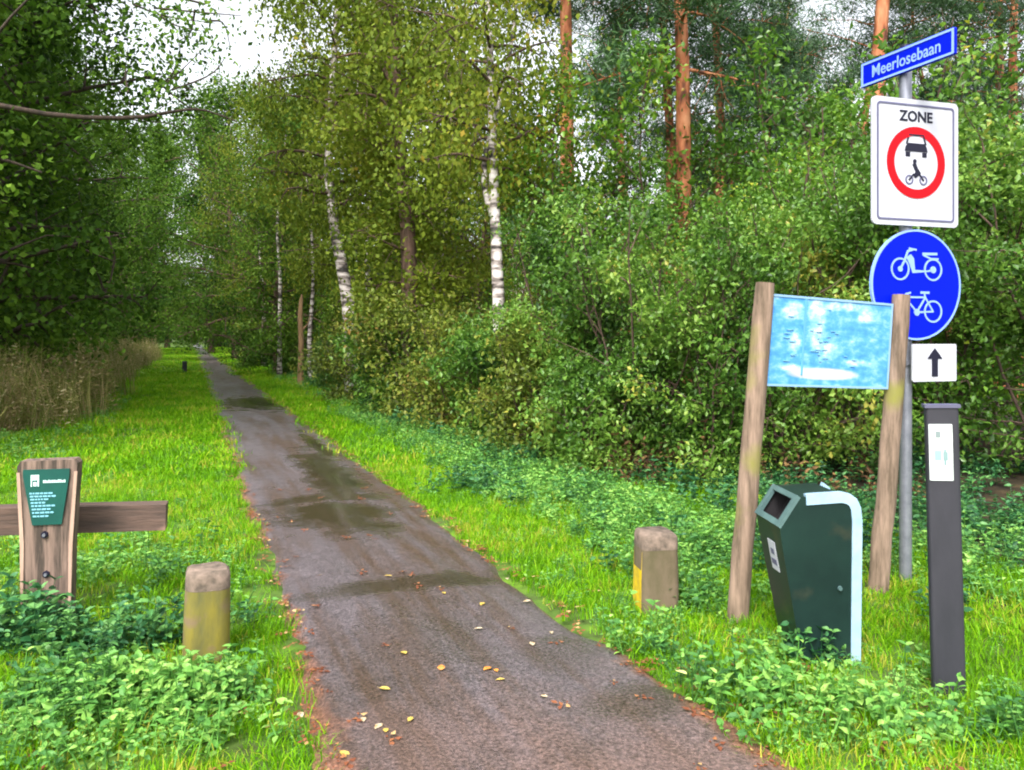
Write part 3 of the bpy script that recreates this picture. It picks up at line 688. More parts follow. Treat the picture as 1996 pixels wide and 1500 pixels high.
a1 = scat_args(P1, .55, 1.25, .15, 3, rg1)
scatter('grass', P1, *a1, gt, 'bright green short grass covering both verges beside the path', 'grass')
P2 = np.concatenate([spread(9000, 9, 34, -7, T0, rg1, notpath), spread(4000, 9, 34, T1, 4.4, rg1, notpath), spread(4200, 34, 110, -9, T0, rg1), spread(3000, 34, 110, T1, 4.6, rg1)])
a2 = scat_args(P2, .8, 1.4, .12, 2, rg1)
a2[1][:, 2] *= .75; a2[1][:, :2] *= np.where(P2[:, 1] > 30, 1.8, 1)[:, None]
scatter('far_grass', P2, *a2, gfar, 'bright green grass strips running far along both sides of the path', 'grass')
# tall brown grass and heath on the left
td = [blade_tuft('dry_%d' % k, 46, .35, 1.55, .36, .013, .42, M['dry'], 80 + k, 3) for k in range(3)] + [herb('reedy_%d' % k, 9, 1.15, .10, .035, M['dry'], 84 + k, .3, .09) for k in range(2)]
def dryzone(s, t): return t < -2.0 - 1.0 * np.clip((20 - s) / 8, 0, 1) + .7 * np.sin(s * .9) + .5 * np.sin(s * 2.3 + 1) + .35 * rg1.normal(size=len(s))
P3 = np.concatenate([spread(2100, 11.0, 22, -12, -1.3, rg1, dryzone), spread(2600, 22, 60, -16, -1.8, rg1, dryzone)])
a3 = scat_args(P3, .5, 1.12, .13, 5, rg1)
scatter('tall_dry_grass', P3, *a3, td, 'tall brown and olive dry grass standing left of the verge', 'tall grass')
# herbs
hb = [herb('herb_%d' % k, 7, .18, .036, .024, M['herb'], 90 + k, .13, .05) for k in range(3)]
nt_ = [herb('nettle_%d' % k, 6, .30, .065, .04, M['nettle'], 95 + k, .15, .06) for k in range(3)]
def around(c, n_, sx, sy, rng):
    q = np.array([[c[0], c[1]]]) + rng.normal(size=(n_, 2)) * np.array([sx, sy]); return np.stack([q[:, 0], q[:, 1], H(q[:, 0], q[:, 1])], 1)
g = lambda px, py: tuple(G(px, py))[:2]
rg2 = np.random.default_rng(9)
def cut(p, lo=-1e9, hi=1e9):
    t = p[:, 0] * V[0] + p[:, 1] * V[1]; return p[((t < T0 - .08) | (t > T1 + .08)) & (t > lo) & (t < hi)]
P4 = cut(np.concatenate([around(g(250, 1390), 110, .21, .10, rg2), around(g(420, 1370), 14, .08, .05, rg2), around(g(90, 1480), 30, .3, .12, rg2), around(g(330, 1130), 50, .5, .4, rg2), around(g(60, 1110), 40, .6, .6, rg2),
                     around(g(430, 1430), 8, .12, .1, rg2), spread(900, 4.0, 16, 2.55, 3.8, rg2), spread(350, 4.2, 12, 2.9, 3.8, rg2), spread(250, 16, 34, 2.7, 4.0, rg2), around(g(1230, 1270), 16, .15, .12, rg2),
                     around(g(1500, 1360), 22, .16, .10, rg2), around(g(1760, 1430), 30, .25, .08, rg2), around(g(1560, 1120), 60, .7, .3, rg2), around(g(1930, 1130), 60, .6, .5, rg2), around(g(1950, 1400), 10, .2, .2, rg2),
                     spread(130, 10, 24, -2.6, -1.2, rg2), spread(60, 7, 12, -4.5, -2, rg2), around(g(1350, 1180), 20, .2, .2, rg2)]))
for qx, qy, rr_ in [(405, 1300, .30), (1707, 1205, .30), (1432, 1240, .2), (1852, 1370, .12)]:
    P4 = P4[np.hypot(P4[:, 0] - g(qx, qy)[0], P4[:, 1] - g(qx, qy)[1]) > rr_]
a4 = scat_args(P4, .55, 1.35, .15, 3, rg2); a4[1][:, 2] *= .8
sm = cut(np.concatenate([spread(1500, 1.5, 12, -5, T0, rg2), spread(700, 1.0, 12, T1, 3.0, rg2), spread(500, -1, 4.5, 1.9, 5.5, rg2)])); asm = scat_args(sm, .22, .42, .2, 3, rg2)
P4 = np.concatenate([P4, sm]); a4 = tuple(np.concatenate([u_, v_]) for u_, v_ in zip(a4, asm))
scatter('green_herbs', P4, *a4, hb, 'mint green leafy herbs growing in patches on both verges', 'herbs')
P5 = cut(np.concatenate([around(g(225, 1275), 42, .26, .10, rg2), around(g(40, 1270), 16, .12, .10, rg2), around(g(350, 1300), 4, .05, .03, rg2), around(g(1600, 1300), 6, .05, .03, rg2), around(g(1755, 1215), 16, .16, .10, rg2),
                     around(g(900, 960), 26, .5, .5, rg2), around(g(1650, 1090), 22, .7, .3, rg2), around(g(1950, 1030), 50, .5, .4, rg2), spread(110, 8, 16, 3.0, 3.7, rg2), spread(200, 2.5, 8, 5.4, 8.5, rg2), spread(90, 4.6, 7.5, 3.9, 5.6, rg2), spread(200, 16, 40, 3.2, 4.4, rg2)]))
def clear(p, spots):
    for (qx, qy, rr_) in spots:
        c = g(qx, qy); p = p[np.hypot(p[:, 0] - c[0], p[:, 1] - c[1]) > rr_]
    return p
P5 = clear(P5, [(405, 1300, .30), (1707, 1205, .28), (1432, 1240, .2)])
a5 = scat_args(P5, .45, .95, .15, 3, rg2)
scatter('nettles', P5, *a5, nt_, 'dark blue green nettles around the post, the bin and the thicket edge', 'nettles')
# withered bracken and brambles at the thicket's foot
br = [herb('bracken_%d' % k, 7, .45, .06, .028, M['brown'], 100 + k, .2, .06) for k in range(2)]
P6 = np.concatenate([spread(110, 6.5, 14, 3.8, 4.8, rg2), spread(12, 5.0, 9, 4.5, 6.5, rg2), spread(120, 14, 30, 4.0, 5.5, rg2)]); P6 = P6[P6[:, 1] > 6.6]
a6 = scat_args(P6, .6, 1.15, .3, 2, rg2)
scatter('withered_bracken', P6, *a6, br, 'reddish brown withered bracken at the dark foot of the thicket', 'bracken')
# litter along the path edges
lv, lf, lr = leaves(np.random.default_rng(1).normal(size=(5, 3)) * np.array([.04, .04, .004]), .035, .022, np.random.default_rng(2), 3, True)
lv[:, 2] = np.abs(lv[:, 2]) + .006
lm = npmesh('litter_piece', lv, lf, M['litter'], lr)
def edgepts(n_, s0, s1, tc_, sg):
    s = rg2.uniform(s0, s1, n_); t = tc_ + rg2.normal(size=n_) * sg; x = s * U[0] + t * V[0]; y = s * U[1] + t * V[1]
    f = np.clip((t - T0) / (T1 - T0), 0, 1); z = np.where((t > T0) & (t < T1), .03 + .022 * np.sin(math.pi * f), H(x, y) + .02); return np.stack([x, y, z], 1)
P7 = np.concatenate([edgepts(220, 1.5, 14, T0 + .01, .05), edgepts(240, 1.5, 14, T1 - .02, .05), edgepts(500, 14, 60, T0 + .03, .05), edgepts(600, 14, 60, T1 - .05, .06), edgepts(40, 1.8, 8, 1.15, .4), edgepts(110, 1.5, 3.2, 2.3, .3), edgepts(60, 1.5, 3.5, -.3, .5)])
a7 = scat_args(P7, .45, .95, .1, 1, rg2)
scatter('leaf_litter', P7, *a7, [lm], 'orange and brown leaf litter lying along both path edges', 'leaf litter')
#@@OBJECTS
# ------------------------------------------------------------------ object helpers
def bm_obj(name, bm, mat, parent=None, bevel=0, smooth=False, segs=2):
    if bevel: bmesh.ops.bevel(bm, geom=[e for e in bm.edges if e.calc_face_angle(0) > .5], offset=bevel, segments=segs, affect='EDGES', clamp_overlap=True, profile=.5)
    bmesh.ops.recalc_face_normals(bm, faces=bm.faces)
    me = bpy.data.meshes.new(name); bm.to_mesh(me); bm.free(); me.materials.append(mat)
    o = link(name, me, parent=parent)
    if smooth:
        me.shade_smooth(); me.set_sharp_from_angle(angle=R(40))
    return o
def box(bm, x0, x1, y0, y1, z0, z1, tx=1.0, ty=1.0):
    cx, cy_ = (x0 + x1) / 2, (y0 + y1) / 2
    vv = [bm.verts.new(p) for p in [(x0, y0, z0), (x1, y0, z0), (x1, y1, z0), (x0, y1, z0)]] + \
         [bm.verts.new((cx + (x - cx) * tx, cy_ + (y - cy_) * ty, z1)) for x, y in [(x0, y0), (x1, y0), (x1, y1), (x0, y1)]]
    for f in [(3, 2, 1, 0), (4, 5, 6, 7), (0, 1, 5, 4), (1, 2, 6, 5), (2, 3, 7, 6), (3, 0, 4, 7)]: bm.faces.new([vv[i] for i in f])
def slab(pts, y0, y1, bm=None):
    """polygon in the sign's own x,z plane with thickness from y0 (front) to y1"""
    bm = bm or bmesh.new()
    a = [bm.verts.new((x, y0, z)) for x, z in pts]; b_ = [bm.verts.new((x, y1, z)) for x, z in pts]; n_ = len(pts)
    bm.faces.new(a); bm.faces.new(b_[::-1])
    for i in range(n_): bm.faces.new((a[i], b_[i], b_[(i + 1) % n_], a[(i + 1) % n_]))
    return bm
def rrect(x0, x1, z0, z1, r_, k=5):
    q = []
    for cx, cz, a0 in [(x1 - r_, z1 - r_, 0), (x0 + r_, z1 - r_, 90), (x0 + r_, z0 + r_, 180), (x1 - r_, z0 + r_, 270)]:
        for i in range(k + 1):
            a = R(a0 + 90 * i / k); q.append((cx + r_ * math.cos(a), cz + r_ * math.sin(a)))
    return q
def circ(cx, cz, r_, n_=40): return [(cx + r_ * math.cos(2 * math.pi * i / n_), cz + r_ * math.sin(2 * math.pi * i / n_)) for i in range(n_)]
def ring(outer, inner, y0, y1, bm=None):
    bm = bm or bmesh.new(); n_ = len(outer)
    A, B_, D, E = [[bm.verts.new((x, y, z)) for x, z in p] for p, y in ((outer, y0), (inner, y0), (outer, y1), (inner, y1))]
    for i in range(n_):
        j = (i + 1) % n_
        for q in ((A[i], A[j], B_[j], B_[i]), (D[i], E[i], E[j], D[j]), (A[i], D[i], D[j], A[j]), (B_[i], B_[j], E[j], E[i])): bm.faces.new(q)
    return bm
def stroke(pts, w_, y0, y1, bm):
    """a chain of short bars, each set a hair deeper than the last so that none share a plane"""
    for i in range(len(pts) - 1):
        a = Vector(pts[i]); b_ = Vector(pts[i + 1]); d = (b_ - a)
        if d.length < 1e-6: continue
        d.normalize(); nn = Vector((-d.y, d.x)) * w_ / 2; e = d * w_ * .3
        slab([tuple(a - e - nn), tuple(b_ + e - nn), tuple(b_ + e + nn), tuple(a - e + nn)], y0 - .00012 * (i % 5), y1, bm)
    return bm
def paint(name, col, rough=.45, spec=.15, dirt=True):
    return pbr(name, col, rough, tuple(c * .93 for c in col), 3, spec=spec, dirt=((.25, .27, .2), 4, .66) if dirt else None)
WHITE = paint('white_sign_face', (.50, .51, .57)); BLACK = paint('black_print', (.015, .015, .03), dirt=False)
BLUE = pbr('blue_sign_face', (.001, .010, .50), .4, (.001, .009, .44), 3, spec=.06); PALE = paint('pale_blue_print', (.24, .38, .80), dirt=False)
RED = paint('red_print', (.52, .002, .008), .4, dirt=False); FRAMEC = paint('slate_print', (.12, .12, .20), dirt=False)
STEEL = pbr('galvanised_steel', (.30, .31, .36), .45, (.20, .21, .25), 12, metal=.6)
SIGNBACK = pbr('sign_edge', (.45, .5, .55), .5, metal=.4)
def text(name, s, size, mat, parent, loc, rot=(R(90), 0, 0), bold=.0, xs_=1.0, ext=.001, align='CENTER'):
    cu = bpy.data.curves.new(name, 'FONT'); cu.body = s; cu.size = size; cu.align_x = align; cu.align_y = 'CENTER'; cu.extrude = ext; cu.offset = bold; cu.resolution_u = 3
    to = bpy.data.objects.new(name, cu); C.objects.link(to); dg = bpy.context.evaluated_depsgraph_get(); dg.update()
    me = bpy.data.meshes.new_from_object(to.evaluated_get(dg)); bpy.data.objects.remove(to)
    for v in me.vertices: v.co.x *= xs_
    me.materials.clear(); me.materials.append(mat)
    o = link(name, me, parent=parent); o.location = loc; o.rotation_euler = rot; return o

# ------------------------------------------------------------------ road sign pole with its four signs
pb = G(1765, 1166); SD = 4.6; pb = Vector(((1765 - CX) / FPX * SD, SD, 0))
sp = empty('sign_post', pb); tag(sp, 'grey steel pole carrying a blue street name, zone, cycle and arrow signs', 'road sign')
v, f = tubes([([(0, 0, -.1), (0, 0, 1.6), (0, 0, 3.14)], [.034, .034, .034])], 20)
link('pole', npmesh('pole', v, f, STEEL, smooth=True), parent=sp)
bm = bmesh.new(); bmesh.ops.create_cone(bm, cap_ends=True, segments=20, radius1=.037, radius2=.03, depth=.03); bmesh.ops.translate(bm, verts=bm.verts, vec=(0, 0, 3.15)); bm_obj('pole_cap', bm, BLACK, sp)
def zpx(py, d=SD): return CAMH - (py - HY) / FPX * d
yaw = R(17)
def signroot(name, mesh_bm, mat, cx_px, cz, yaw_, fwd=.05):
    o = bm_obj(name, mesh_bm, mat, sp)
    xx = (cx_px - CX) / FPX * SD - pb.x
    o.location = (xx, -fwd, cz); o.rotation_euler = (0, 0, yaw_); return o
# zone plate
zw, zh = .60, .715; zc = zpx(320.5)
zs = signroot('zone_sign', slab(rrect(-zw / 2, zw / 2, -zh / 2, zh / 2, .03), 0, .012), WHITE, 1777, zc, yaw)
mo = rrect(-zw / 2 + .030, zw / 2 - .030, -zh / 2 + .028, zh / 2 - .028, .022); mi_ = rrect(-zw / 2 + .041, zw / 2 - .041, -zh / 2 + .039, zh / 2 - .039, .014)
bm_obj('border', ring(mo, mi_, -.003, .001), FRAMEC, zs)
text('lettering', 'ZONE', .082, BLACK, zs, (0, -.002, .258), bold=.002, xs_=1.02)
rc_ = -.0
bm_obj('red_ring', ring(circ(0, rc_, .203, 56), circ(0, rc_, .152, 56), -.003, .001), RED, zs)
def sc_(pts, k, ox, oz): return [(x * k + ox, z * k + oz) for x, z in pts]
k_, ox, oz = .0046 * .72, 0.0, .088   # car seen from the front, units in small steps
bm = slab(sc_([(-24, -4), (24, -4), (22, 4), (17, 10), (-17, 10), (-22, 4)], k_, ox, oz - .012), -.0031, .001)
slab(sc_([(-22, -13), (-13, -13), (-13, -5), (-22, -5)], k_, ox, oz - .012), -.0028, .001, bm); slab(sc_([(13, -13), (22, -13), (22, -5), (13, -5)], k_, ox, oz - .012), -.0028, .001, bm)
stroke(sc_([(-20, 9), (-15, 24), (15, 24), (20, 9)], k_, ox, oz - .012), .010, -.0029, .001, bm)
bm_obj('car_pictogram', bm, BLACK, zs)
for x in (-.048, .05): bm_obj('motorcycle_wheel', ring(circ(x, -.098, .028, 20), circ(x, -.098, .019, 20), -.003, .001), FRAMEC, zs)
bm = stroke([(-.012, -.005), (.006, -.04), (.022, -.06), (-.008, -.078), (.004, -.05), (-.016, -.012)], .017, -.0036, .001, bmesh.new()); stroke([(-.048, -.098), (-.02, -.068), (.022, -.066), (.05, -.098)], .010, -.0032, .001, bm)
slab(circ(-.010, .008, .012, 14), -.0032, .001, bm)
bm_obj('rider_pictogram', bm, BLACK, zs)
# cycle and moped disc
cr = .312; cz_ = zpx(556)
cs = signroot('cycle_sign', slab(circ(0, 0, cr, 64), 0, .012), BLUE, 1778, cz_, yaw)
bm_obj('rim', ring(circ(0, 0, cr + .001, 64), circ(0, 0, cr - .010, 64), -.003, .013), PALE, cs)
lt = .0105
def wheel(cx, cz, r_, bm): return ring(circ(cx, cz, r_, 30), circ(cx, cz, r_ - lt, 30), -.0032, .001, bm)
bm = bmesh.new(); wheel(-.115, .088, .064, bm); wheel(.115, .088, .064, bm)
stroke([(-.115, .088), (-.085, .135), (-.062, .19), (-.03, .198), (-.052, .202)], lt * 1.2, -.003, .001, bm)
stroke([(-.005, .198), (-.05, .205)], lt, -.0034, .001, bm)
slab([(-.075, .155), (-.04, .172), (-.02, .15), (-.012, .085), (.075, .083), (.115, .095), (.115, .078), (-.03, .066), (-.052, .12)], -.0025, .001, bm)
slab([(.04, .168), (.145, .172), (.145, .186), (.04, .184)], -.0026, .001, bm)
stroke([(.05, .168), (.10, .15), (.15, .15)], lt, -.0030, .001, bm); slab(circ(-.115, .088, .016, 14), -.0040, .001, bm); slab(circ(.115, .088, .02, 14), -.0040, .001, bm)
bm_obj('moped_pictogram', bm, PALE, cs)
bm = bmesh.new(); wheel(-.115, -.15, .064, bm); wheel(.115, -.15, .064, bm)
stroke([(-.115, -.15), (-.075, -.052), (-.045, -.045), (-.075, -.052)], lt, -.0030, .001, bm)
stroke([(-.09, -.07), (.06, -.07), (.0, -.155), (-.08, -.075)], lt, -.0036, .001, bm)
stroke([(.115, -.15), (.0, -.155)], lt, -.0026, .001, bm); stroke([(.115, -.15), (.06, -.07), (.052, -.045)], lt, -.0020, .001, bm); stroke([(.03, -.043), (.085, -.043)], lt * 1.3, -.0024, .001, bm)
slab(circ(0, -.155, .02, 14), -.0042, .001, bm)
bm_obj('bicycle_pictogram', bm, PALE, cs)
# arrow plate
aw, ah = .31, .212; az_ = zpx(706)
as_ = signroot('arrow_sign', slab(rrect(-aw / 2, aw / 2, -ah / 2, ah / 2, .010), 0, .010), WHITE, 1813, az_, yaw)
bm_obj('arrow', slab([(-.021, -.078), (.021, -.078), (.021, .022), (.052, .022), (.030, .05), (.0, .082), (-.030, .05), (-.052, .022), (-.021, .022)], -.003, .001), BLACK, as_)
# street name plate: turned along the side road
pl_, pr_ = P(1683, 171, 4.92), P(1862, 108.5, 4.33)
L_ = math.hypot(pr_.x - pl_.x, pr_.y - pl_.y); ya = math.atan2(pr_.y - pl_.y, pr_.x - pl_.x)
ns_ = bm_obj('street_name_sign', slab(rrect(-L_ / 2, L_ / 2, -.0725, .0725, .008), -.008, .008), BLUE, sp)
mid = (pl_ + pr_) / 2; al = (mid.x - pb.x) * math.cos(ya) + (mid.y - pb.y) * math.sin(ya) + .07; ns_.location = (math.cos(ya) * al + math.sin(ya) * .056, math.sin(ya) * al - math.cos(ya) * .056, 3.06); ns_.rotation_euler = (0, 0, ya)
bm_obj('border', ring(rrect(-L_ / 2 + .004, L_ / 2 - .004, -.0685, .0685, .006), rrect(-L_ / 2 + .017, L_ / 2 - .017, -.056, .056, .004), -.011, -.007), PALE, ns_)
text('lettering', 'Meerlosebaan', .098, PALE, ns_, (0, -.0095, -.002), bold=.001, xs_=.86)
for z in (zc + .2, zc - .2, cz_ + .15, cz_ - .15, az_):
    bm = bmesh.new(); box(bm, -.044, .044, -.048, .04, z - .014, z + .014); bm_obj('clamp', bm, STEEL, sp)

# ------------------------------------------------------------------ information board on two wooden posts
WOODP = pbr('weathered_post_wood', (.29, .20, .145), .9, (.10, .07, .045), 7, (4, 4, .5), .5, dirt=((.20, .19, .04), 2.2, .56))
ib = empty('information_board', ((1570 - CX) / FPX * 4.3, 4.3, 0)); tag(ib, 'pale blue printed information board held between two round wooden posts', 'information board')
def roundpost(bx, by, tx_, ty_, h, r_, mat, parent, seed):
    rng = np.random.default_rng(seed); n_ = 12; pts = []
    for i in range(n_):
        f = i / (n_ - 1); pts.append((bx + (tx_ - bx) * f + rng.normal() * .0025, by + (ty_ - by) * f, -.1 + (h + .1) * f))
    v, f = tubes([(np.array(pts), [r_ * (1.05 - .1 * i / n_) for i in range(n_ - 1)] + [r_ * .9])], 16)
    v = list(map(tuple, v)); f = [list(map(int, q)) for q in f]; b0 = len(v) - 16; f.append(list(range(b0, b0 + 16)))
    me = npmesh('post', v, f, mat, smooth=True); me.set_sharp_from_angle(angle=R(50)); return link('post', me, parent=parent)
ox_, oy_ = ib.location.x, ib.location.y
p1b = Vector(((1432 - CX) / FPX * 4.12, 4.12, 0)); p1t = P(1491, 551, 4.12); p2b = Vector(((1707 - CX) / FPX * 4.47, 4.47, 0)); p2t = P(1757, 574, 4.47)
roundpost(p1b.x - ox_, p1b.y - oy_, p1t.x - ox_, p1t.y - oy_, p1t.z, .052, WOODP, ib, 1)
roundpost(p2b.x - ox_, p2b.y - oy_, p2t.x - ox_, p2t.y - oy_, p2t.z, .052, WOODP, ib, 2)
tl_, tr_, bl_, br_ = P(1503, 572, 4.11), P(1743, 592, 4.44), P(1488, 745, 4.11), P(1727, 764, 4.44)
ex = (tr_ - tl_); pw = ((tr_ - tl_).length + (br_ - bl_).length) / 2; ex.normalize()
cen = (tl_ + tr_ + bl_ + br_) / 4; dn = ((bl_ - tl_) + (br_ - tr_)) / 2; ph_ = dn.length; ez = -dn.normalized(); ey = ez.cross(ex).normalized(); ez = ex.cross(ey)
# panel print: pale blue sheet with bleached cloudy map areas
m, n, l, out = newmat('faded_map_print')
b = n.new('ShaderNodeBsdfPrincipled'); b.inputs['Roughness'].default_value = .5; b.inputs['Specular IOR Level'].default_value = .25; l.new(b.outputs[0], out.inputs[0])
tc = n.new('ShaderNodeTexCoord'); mp = n.new('ShaderNodeMapping'); mp.inputs['Scale'].default_value = (1, 1, 1.8); l.new(tc.outputs['Object'], mp.inputs[0])
n1 = n.new('ShaderNodeTexNoise'); n1.inputs['Scale'].default_value = 11; n1.inputs['Detail'].default_value = 9; n1.inputs['Roughness'].default_value = .7; l.new(mp.outputs[0], n1.inputs[0])
sx = n.new('ShaderNodeSeparateXYZ'); l.new(tc.outputs['Object'], sx.inputs[0])
def mq(op, *a, clamp=False):
    q = n.new('ShaderNodeMath'); q.operation = op; q.use_clamp = clamp
    for i, v_ in enumerate(a):
        if hasattr(v_, 'name'): l.new(v_, q.inputs[i])
        else: q.inputs[i].default_value = v_
    return q.outputs[0]
tot = None
for (cx, cz, rx, rz, k0) in [(-.26, .16, .09, .06, .22), (-.10, .16, .08, .08, .25), (-.10, .03, .07, .10, .22), (.24, .16, .10, .05, .2), (.06, .20, .25, .03, .2), (-.25, -.01, .06, .06, .16), (.20, -.10, .13, .025, .2), (-.24, -.14, .10, .03, .25), (.0, -.17, .22, .03, .2), (.0, -.03, .08, .07, .15)]:
    d2 = mq('ADD', mq('POWER', mq('DIVIDE', mq('SUBTRACT', sx.outputs[0], cx), rx), 2.0), mq('POWER', mq('DIVIDE', mq('SUBTRACT', sx.outputs[2], cz), rz), 2.0))
    q = mq('MULTIPLY', mq('SUBTRACT', 1.0, d2, clamp=True), k0); tot = q if tot is None else mq('MAXIMUM', tot, q)
r1 = ramp(n, [(.34, (.05, .22, .58)), (.50, (.09, .33, .64)), (.62, (.22, .46, .70)), (.78, (.62, .70, .78))]); l.new(mq('ADD', n1.outputs['Fac'], tot), r1.inputs[0]); cm_ = mq('SUBTRACT', 1.0, mq('ADD', mq('POWER', mq('DIVIDE', mq('ADD', sx.outputs[0], .04), .26), 2.0), mq('POWER', mq('DIVIDE', mq('ADD', sx.outputs[2], .165), .035), 2.0)), clamp=True)
cmx = n.new('ShaderNodeMix'); cmx.data_type = 'RGBA'; l.new(mq('MULTIPLY', cm_, 1.3, clamp=True), cmx.inputs[0]); l.new(r1.outputs[0], cmx.inputs[6]); cmx.inputs[7].default_value = (.72, .56, .48, 1)
l.new(cmx.outputs[2], b.inputs['Base Color'])
nv_ = n1; MAPP = m
pn = bm_obj('panel', slab([(-pw / 2, -ph_ / 2), (pw / 2, -ph_ / 2), (pw / 2, ph_ / 2), (-pw / 2, ph_ / 2)], 0, .014), MAPP, ib)
mw = Matrix((ex, ey, ez)).transposed().to_4x4(); pn.matrix_local = Matrix.Translation(cen - Vector((ox_, oy_, 0))) @ mw
FRM = paint('blue_grey_trim', (.25, .42, .62), dirt=False); PRW = paint('white_map_print', (.78, .80, .84), .3, dirt=False); PRC = paint('cream_map_print', (.80, .66, .55), .3, dirt=False); PRB = paint('teal_map_print', (.12, .36, .50), .3, dirt=False)
bm_obj('border', ring([(-pw / 2 + .0, -ph_ / 2 + .0), (pw / 2 - .0, -ph_ / 2), (pw / 2, ph_ / 2), (-pw / 2, ph_ / 2)], [(-pw / 2 + .012, -ph_ / 2 + .012), (pw / 2 - .012, -ph_ / 2 + .012), (pw / 2 - .012, ph_ / 2 - .012), (-pw / 2 + .012, ph_ / 2 - .012)], -.004, -.001), FRM, pn)
bm_obj('seam', slab([(-.195, -ph_ / 2 + .06), (-.183, -ph_ / 2 + .06), (-.183, ph_ / 2 - .012), (-.195, ph_ / 2 - .012)], -.0035, .001), PRB, pn)
rb_ = random.Random(4)
def blob(cx, cz, rx, rz, seed, n_=22):
    q = random.Random(seed); ph = [q.uniform(0, 6.28) for _ in range(3)]
    return [(cx + rx * math.cos(a) * (1 + .18 * math.sin(3 * a + ph[0]) + .12 * math.sin(5 * a + ph[1])), cz + rz * math.sin(a) * (1 + .2 * math.sin(2 * a + ph[2]) + .12 * math.sin(6 * a + ph[0]))) for a in [2 * math.pi * i / n_ for i in range(n_)]]
bm = bmesh.new()
for i in range(34):
    cx = rb_.choice([-.29, -.25, -.13, -.08, -.03, .02, .10, .16]) + rb_.uniform(-.015, .015); cz = rb_.uniform(-.13, .19); w_ = rb_.uniform(.008, .022)
    slab([(cx - w_, cz - .0018), (cx + w_, cz - .0018), (cx + w_, cz + .0018), (cx - w_, cz + .0018)], -.0046 - .00005 * (i % 9), .001, bm)
tag(bm_obj('printed_lines', bm, paint('grey_blue_print', (.20, .46, .66), dirt=False), pn), kind='stuff')

# ------------------------------------------------------------------ litter bin
BING = pbr('dark_green_plastic', (.009, .028, .024), .38, (.006, .018, .017), 3, spec=.4, dirt=((.028, .034, .024), 5, .58)); BINL = pbr('worn_green_edge', (.09, .16, .155), .45, (.06, .11, .11), 6)
BINW = pbr('pale_steel_band', (.34, .50, .62), .4, (.26, .40, .54), 8); DARK = pbr('dark_inside', (.012, .010, .012), .8)
bn = empty('litter_bin', ((1592 - CX) / FPX * 3.72, 3.72, 0), R(3)); bn.scale = (.88, .77, .94); tag(bn, 'dark green litter bin with a slanted mouth and pale steel back band', 'litter bin')
# local: bin faces -x; x runs front(-) to back(+), y is its width
WN = .19; WB = .155
prof = [(-.130, .02), (-.245, .585), (-.265, .70), (-.17, .835), (.06, .845), (.105, .825), (.135, .78), (.145, .72), (.150, .02)]      # x,z outline of the side
def wid(z): return WB + (WN - WB) * min(1, max(0, z / .7))
bm = bmesh.new(); A = [bm.verts.new((x, -wid(z), z)) for x, z in prof]; B_ = [bm.verts.new((x, wid(z), z)) for x, z in prof]; n_ = len(prof)
bm.faces.new(A); bm.faces.new(B_[::-1])
for i in range(n_):
    j = (i + 1) % n_
    if i == 2: continue                                     # the mouth side stays open
    bm.faces.new((A[i], B_[i], B_[j], A[j]))
bm_obj('body', bm, BING, bn, .012, True)
a0, a1 = Vector((-.265, 0, .70)), Vector((-.17, 0, .835)); du = (a1 - a0); nrm = Vector((-du.z, 0, du.x)).normalized()
def mp_(u, y, o=0): return a0 + du * u + nrm * o + Vector((0, y, 0))
bm = bmesh.new()
def bar(u0, u1, y0, y1, o0=-.012, o1=.006):
    q = [mp_(u, y, o) for o in (o0, o1) for u, y in ((u0, y0), (u1, y0), (u1, y1), (u0, y1))]; vv = [bm.verts.new(p) for p in q]
    for f in [(3, 2, 1, 0), (4, 5, 6, 7), (0, 1, 5, 4), (1, 2, 6, 5), (2, 3, 7, 6), (3, 0, 4, 7)]: bm.faces.new([vv[i] for i in f])
bar(-.04, .14, -.192, .192); bar(.88, 1.04, -.192, .192); bar(.14, .88, -.192, -.145); bar(.14, .88, .145, .192)
bm_obj('mouth_frame', bm, BINL, bn, .004)
bm = bmesh.new(); q = [mp_(u, y, -.10) for u, y in ((.0, -.17), (1, -.17), (1, .17), (.0, .17))]; bm.faces.new([bm.verts.new(p) for p in q])
for (u0, y0), (u1, y1) in (((0, -.17), (1, -.17)), ((1, -.17), (1, .17)), ((1, .17), (0, .17)), ((0, .17), (0, -.17))):
    bm.faces.new([bm.verts.new(p) for p in (mp_(u0, y0, -.013), mp_(u1, y1, -.013), mp_(u1, y1, -.10), mp_(u0, y0, -.10))])
bm_obj('mouth_inside', bm, DARK, bn)
def bandpath():
    pts = [(-.13, .848), (.055, .858), (.10, .848), (.132, .825), (.152, .785), (.160, .72), (.166, .02)]; return pts
bm = bmesh.new(); pts = bandpath(); th = .012; W2 = .198; rows = []
for i, (x, z) in enumerate(pts):
    p0 = Vector(pts[max(0, i - 1)]); p1 = Vector(pts[min(len(pts) - 1, i + 1)]); t = (p1 - p0).normalized(); nn = Vector((-t.y, t.x))
    inn = Vector((x, z)) - nn * .050; o_ = Vector((x, z)) + nn * .001; ww = wid(z) + .006
    rows.append((o_, inn, ww))
for sg in (-1, 1):
    bm = bmesh.new(); rows_ = rows if sg < 0 else rows[2:]; vr = [[bm.verts.new((o_.x, sg * ww, o_.y)), bm.verts.new((o_.x, sg * (ww - .035), o_.y)), bm.verts.new((inn.x, sg * (ww - .035), inn.y)), bm.verts.new((inn.x, sg * ww, inn.y))] for o_, inn, ww in rows_]
    for i in range(len(vr) - 1):
        for k in range(4): bm.faces.new((vr[i][k], vr[i][(k + 1) % 4], vr[i + 1][(k + 1) % 4], vr[i + 1][k]))
    bm.faces.new(vr[0][::-1]); bm.faces.new(vr[-1])
    bm_obj('side_band', bm, BINW, bn, .005, True)
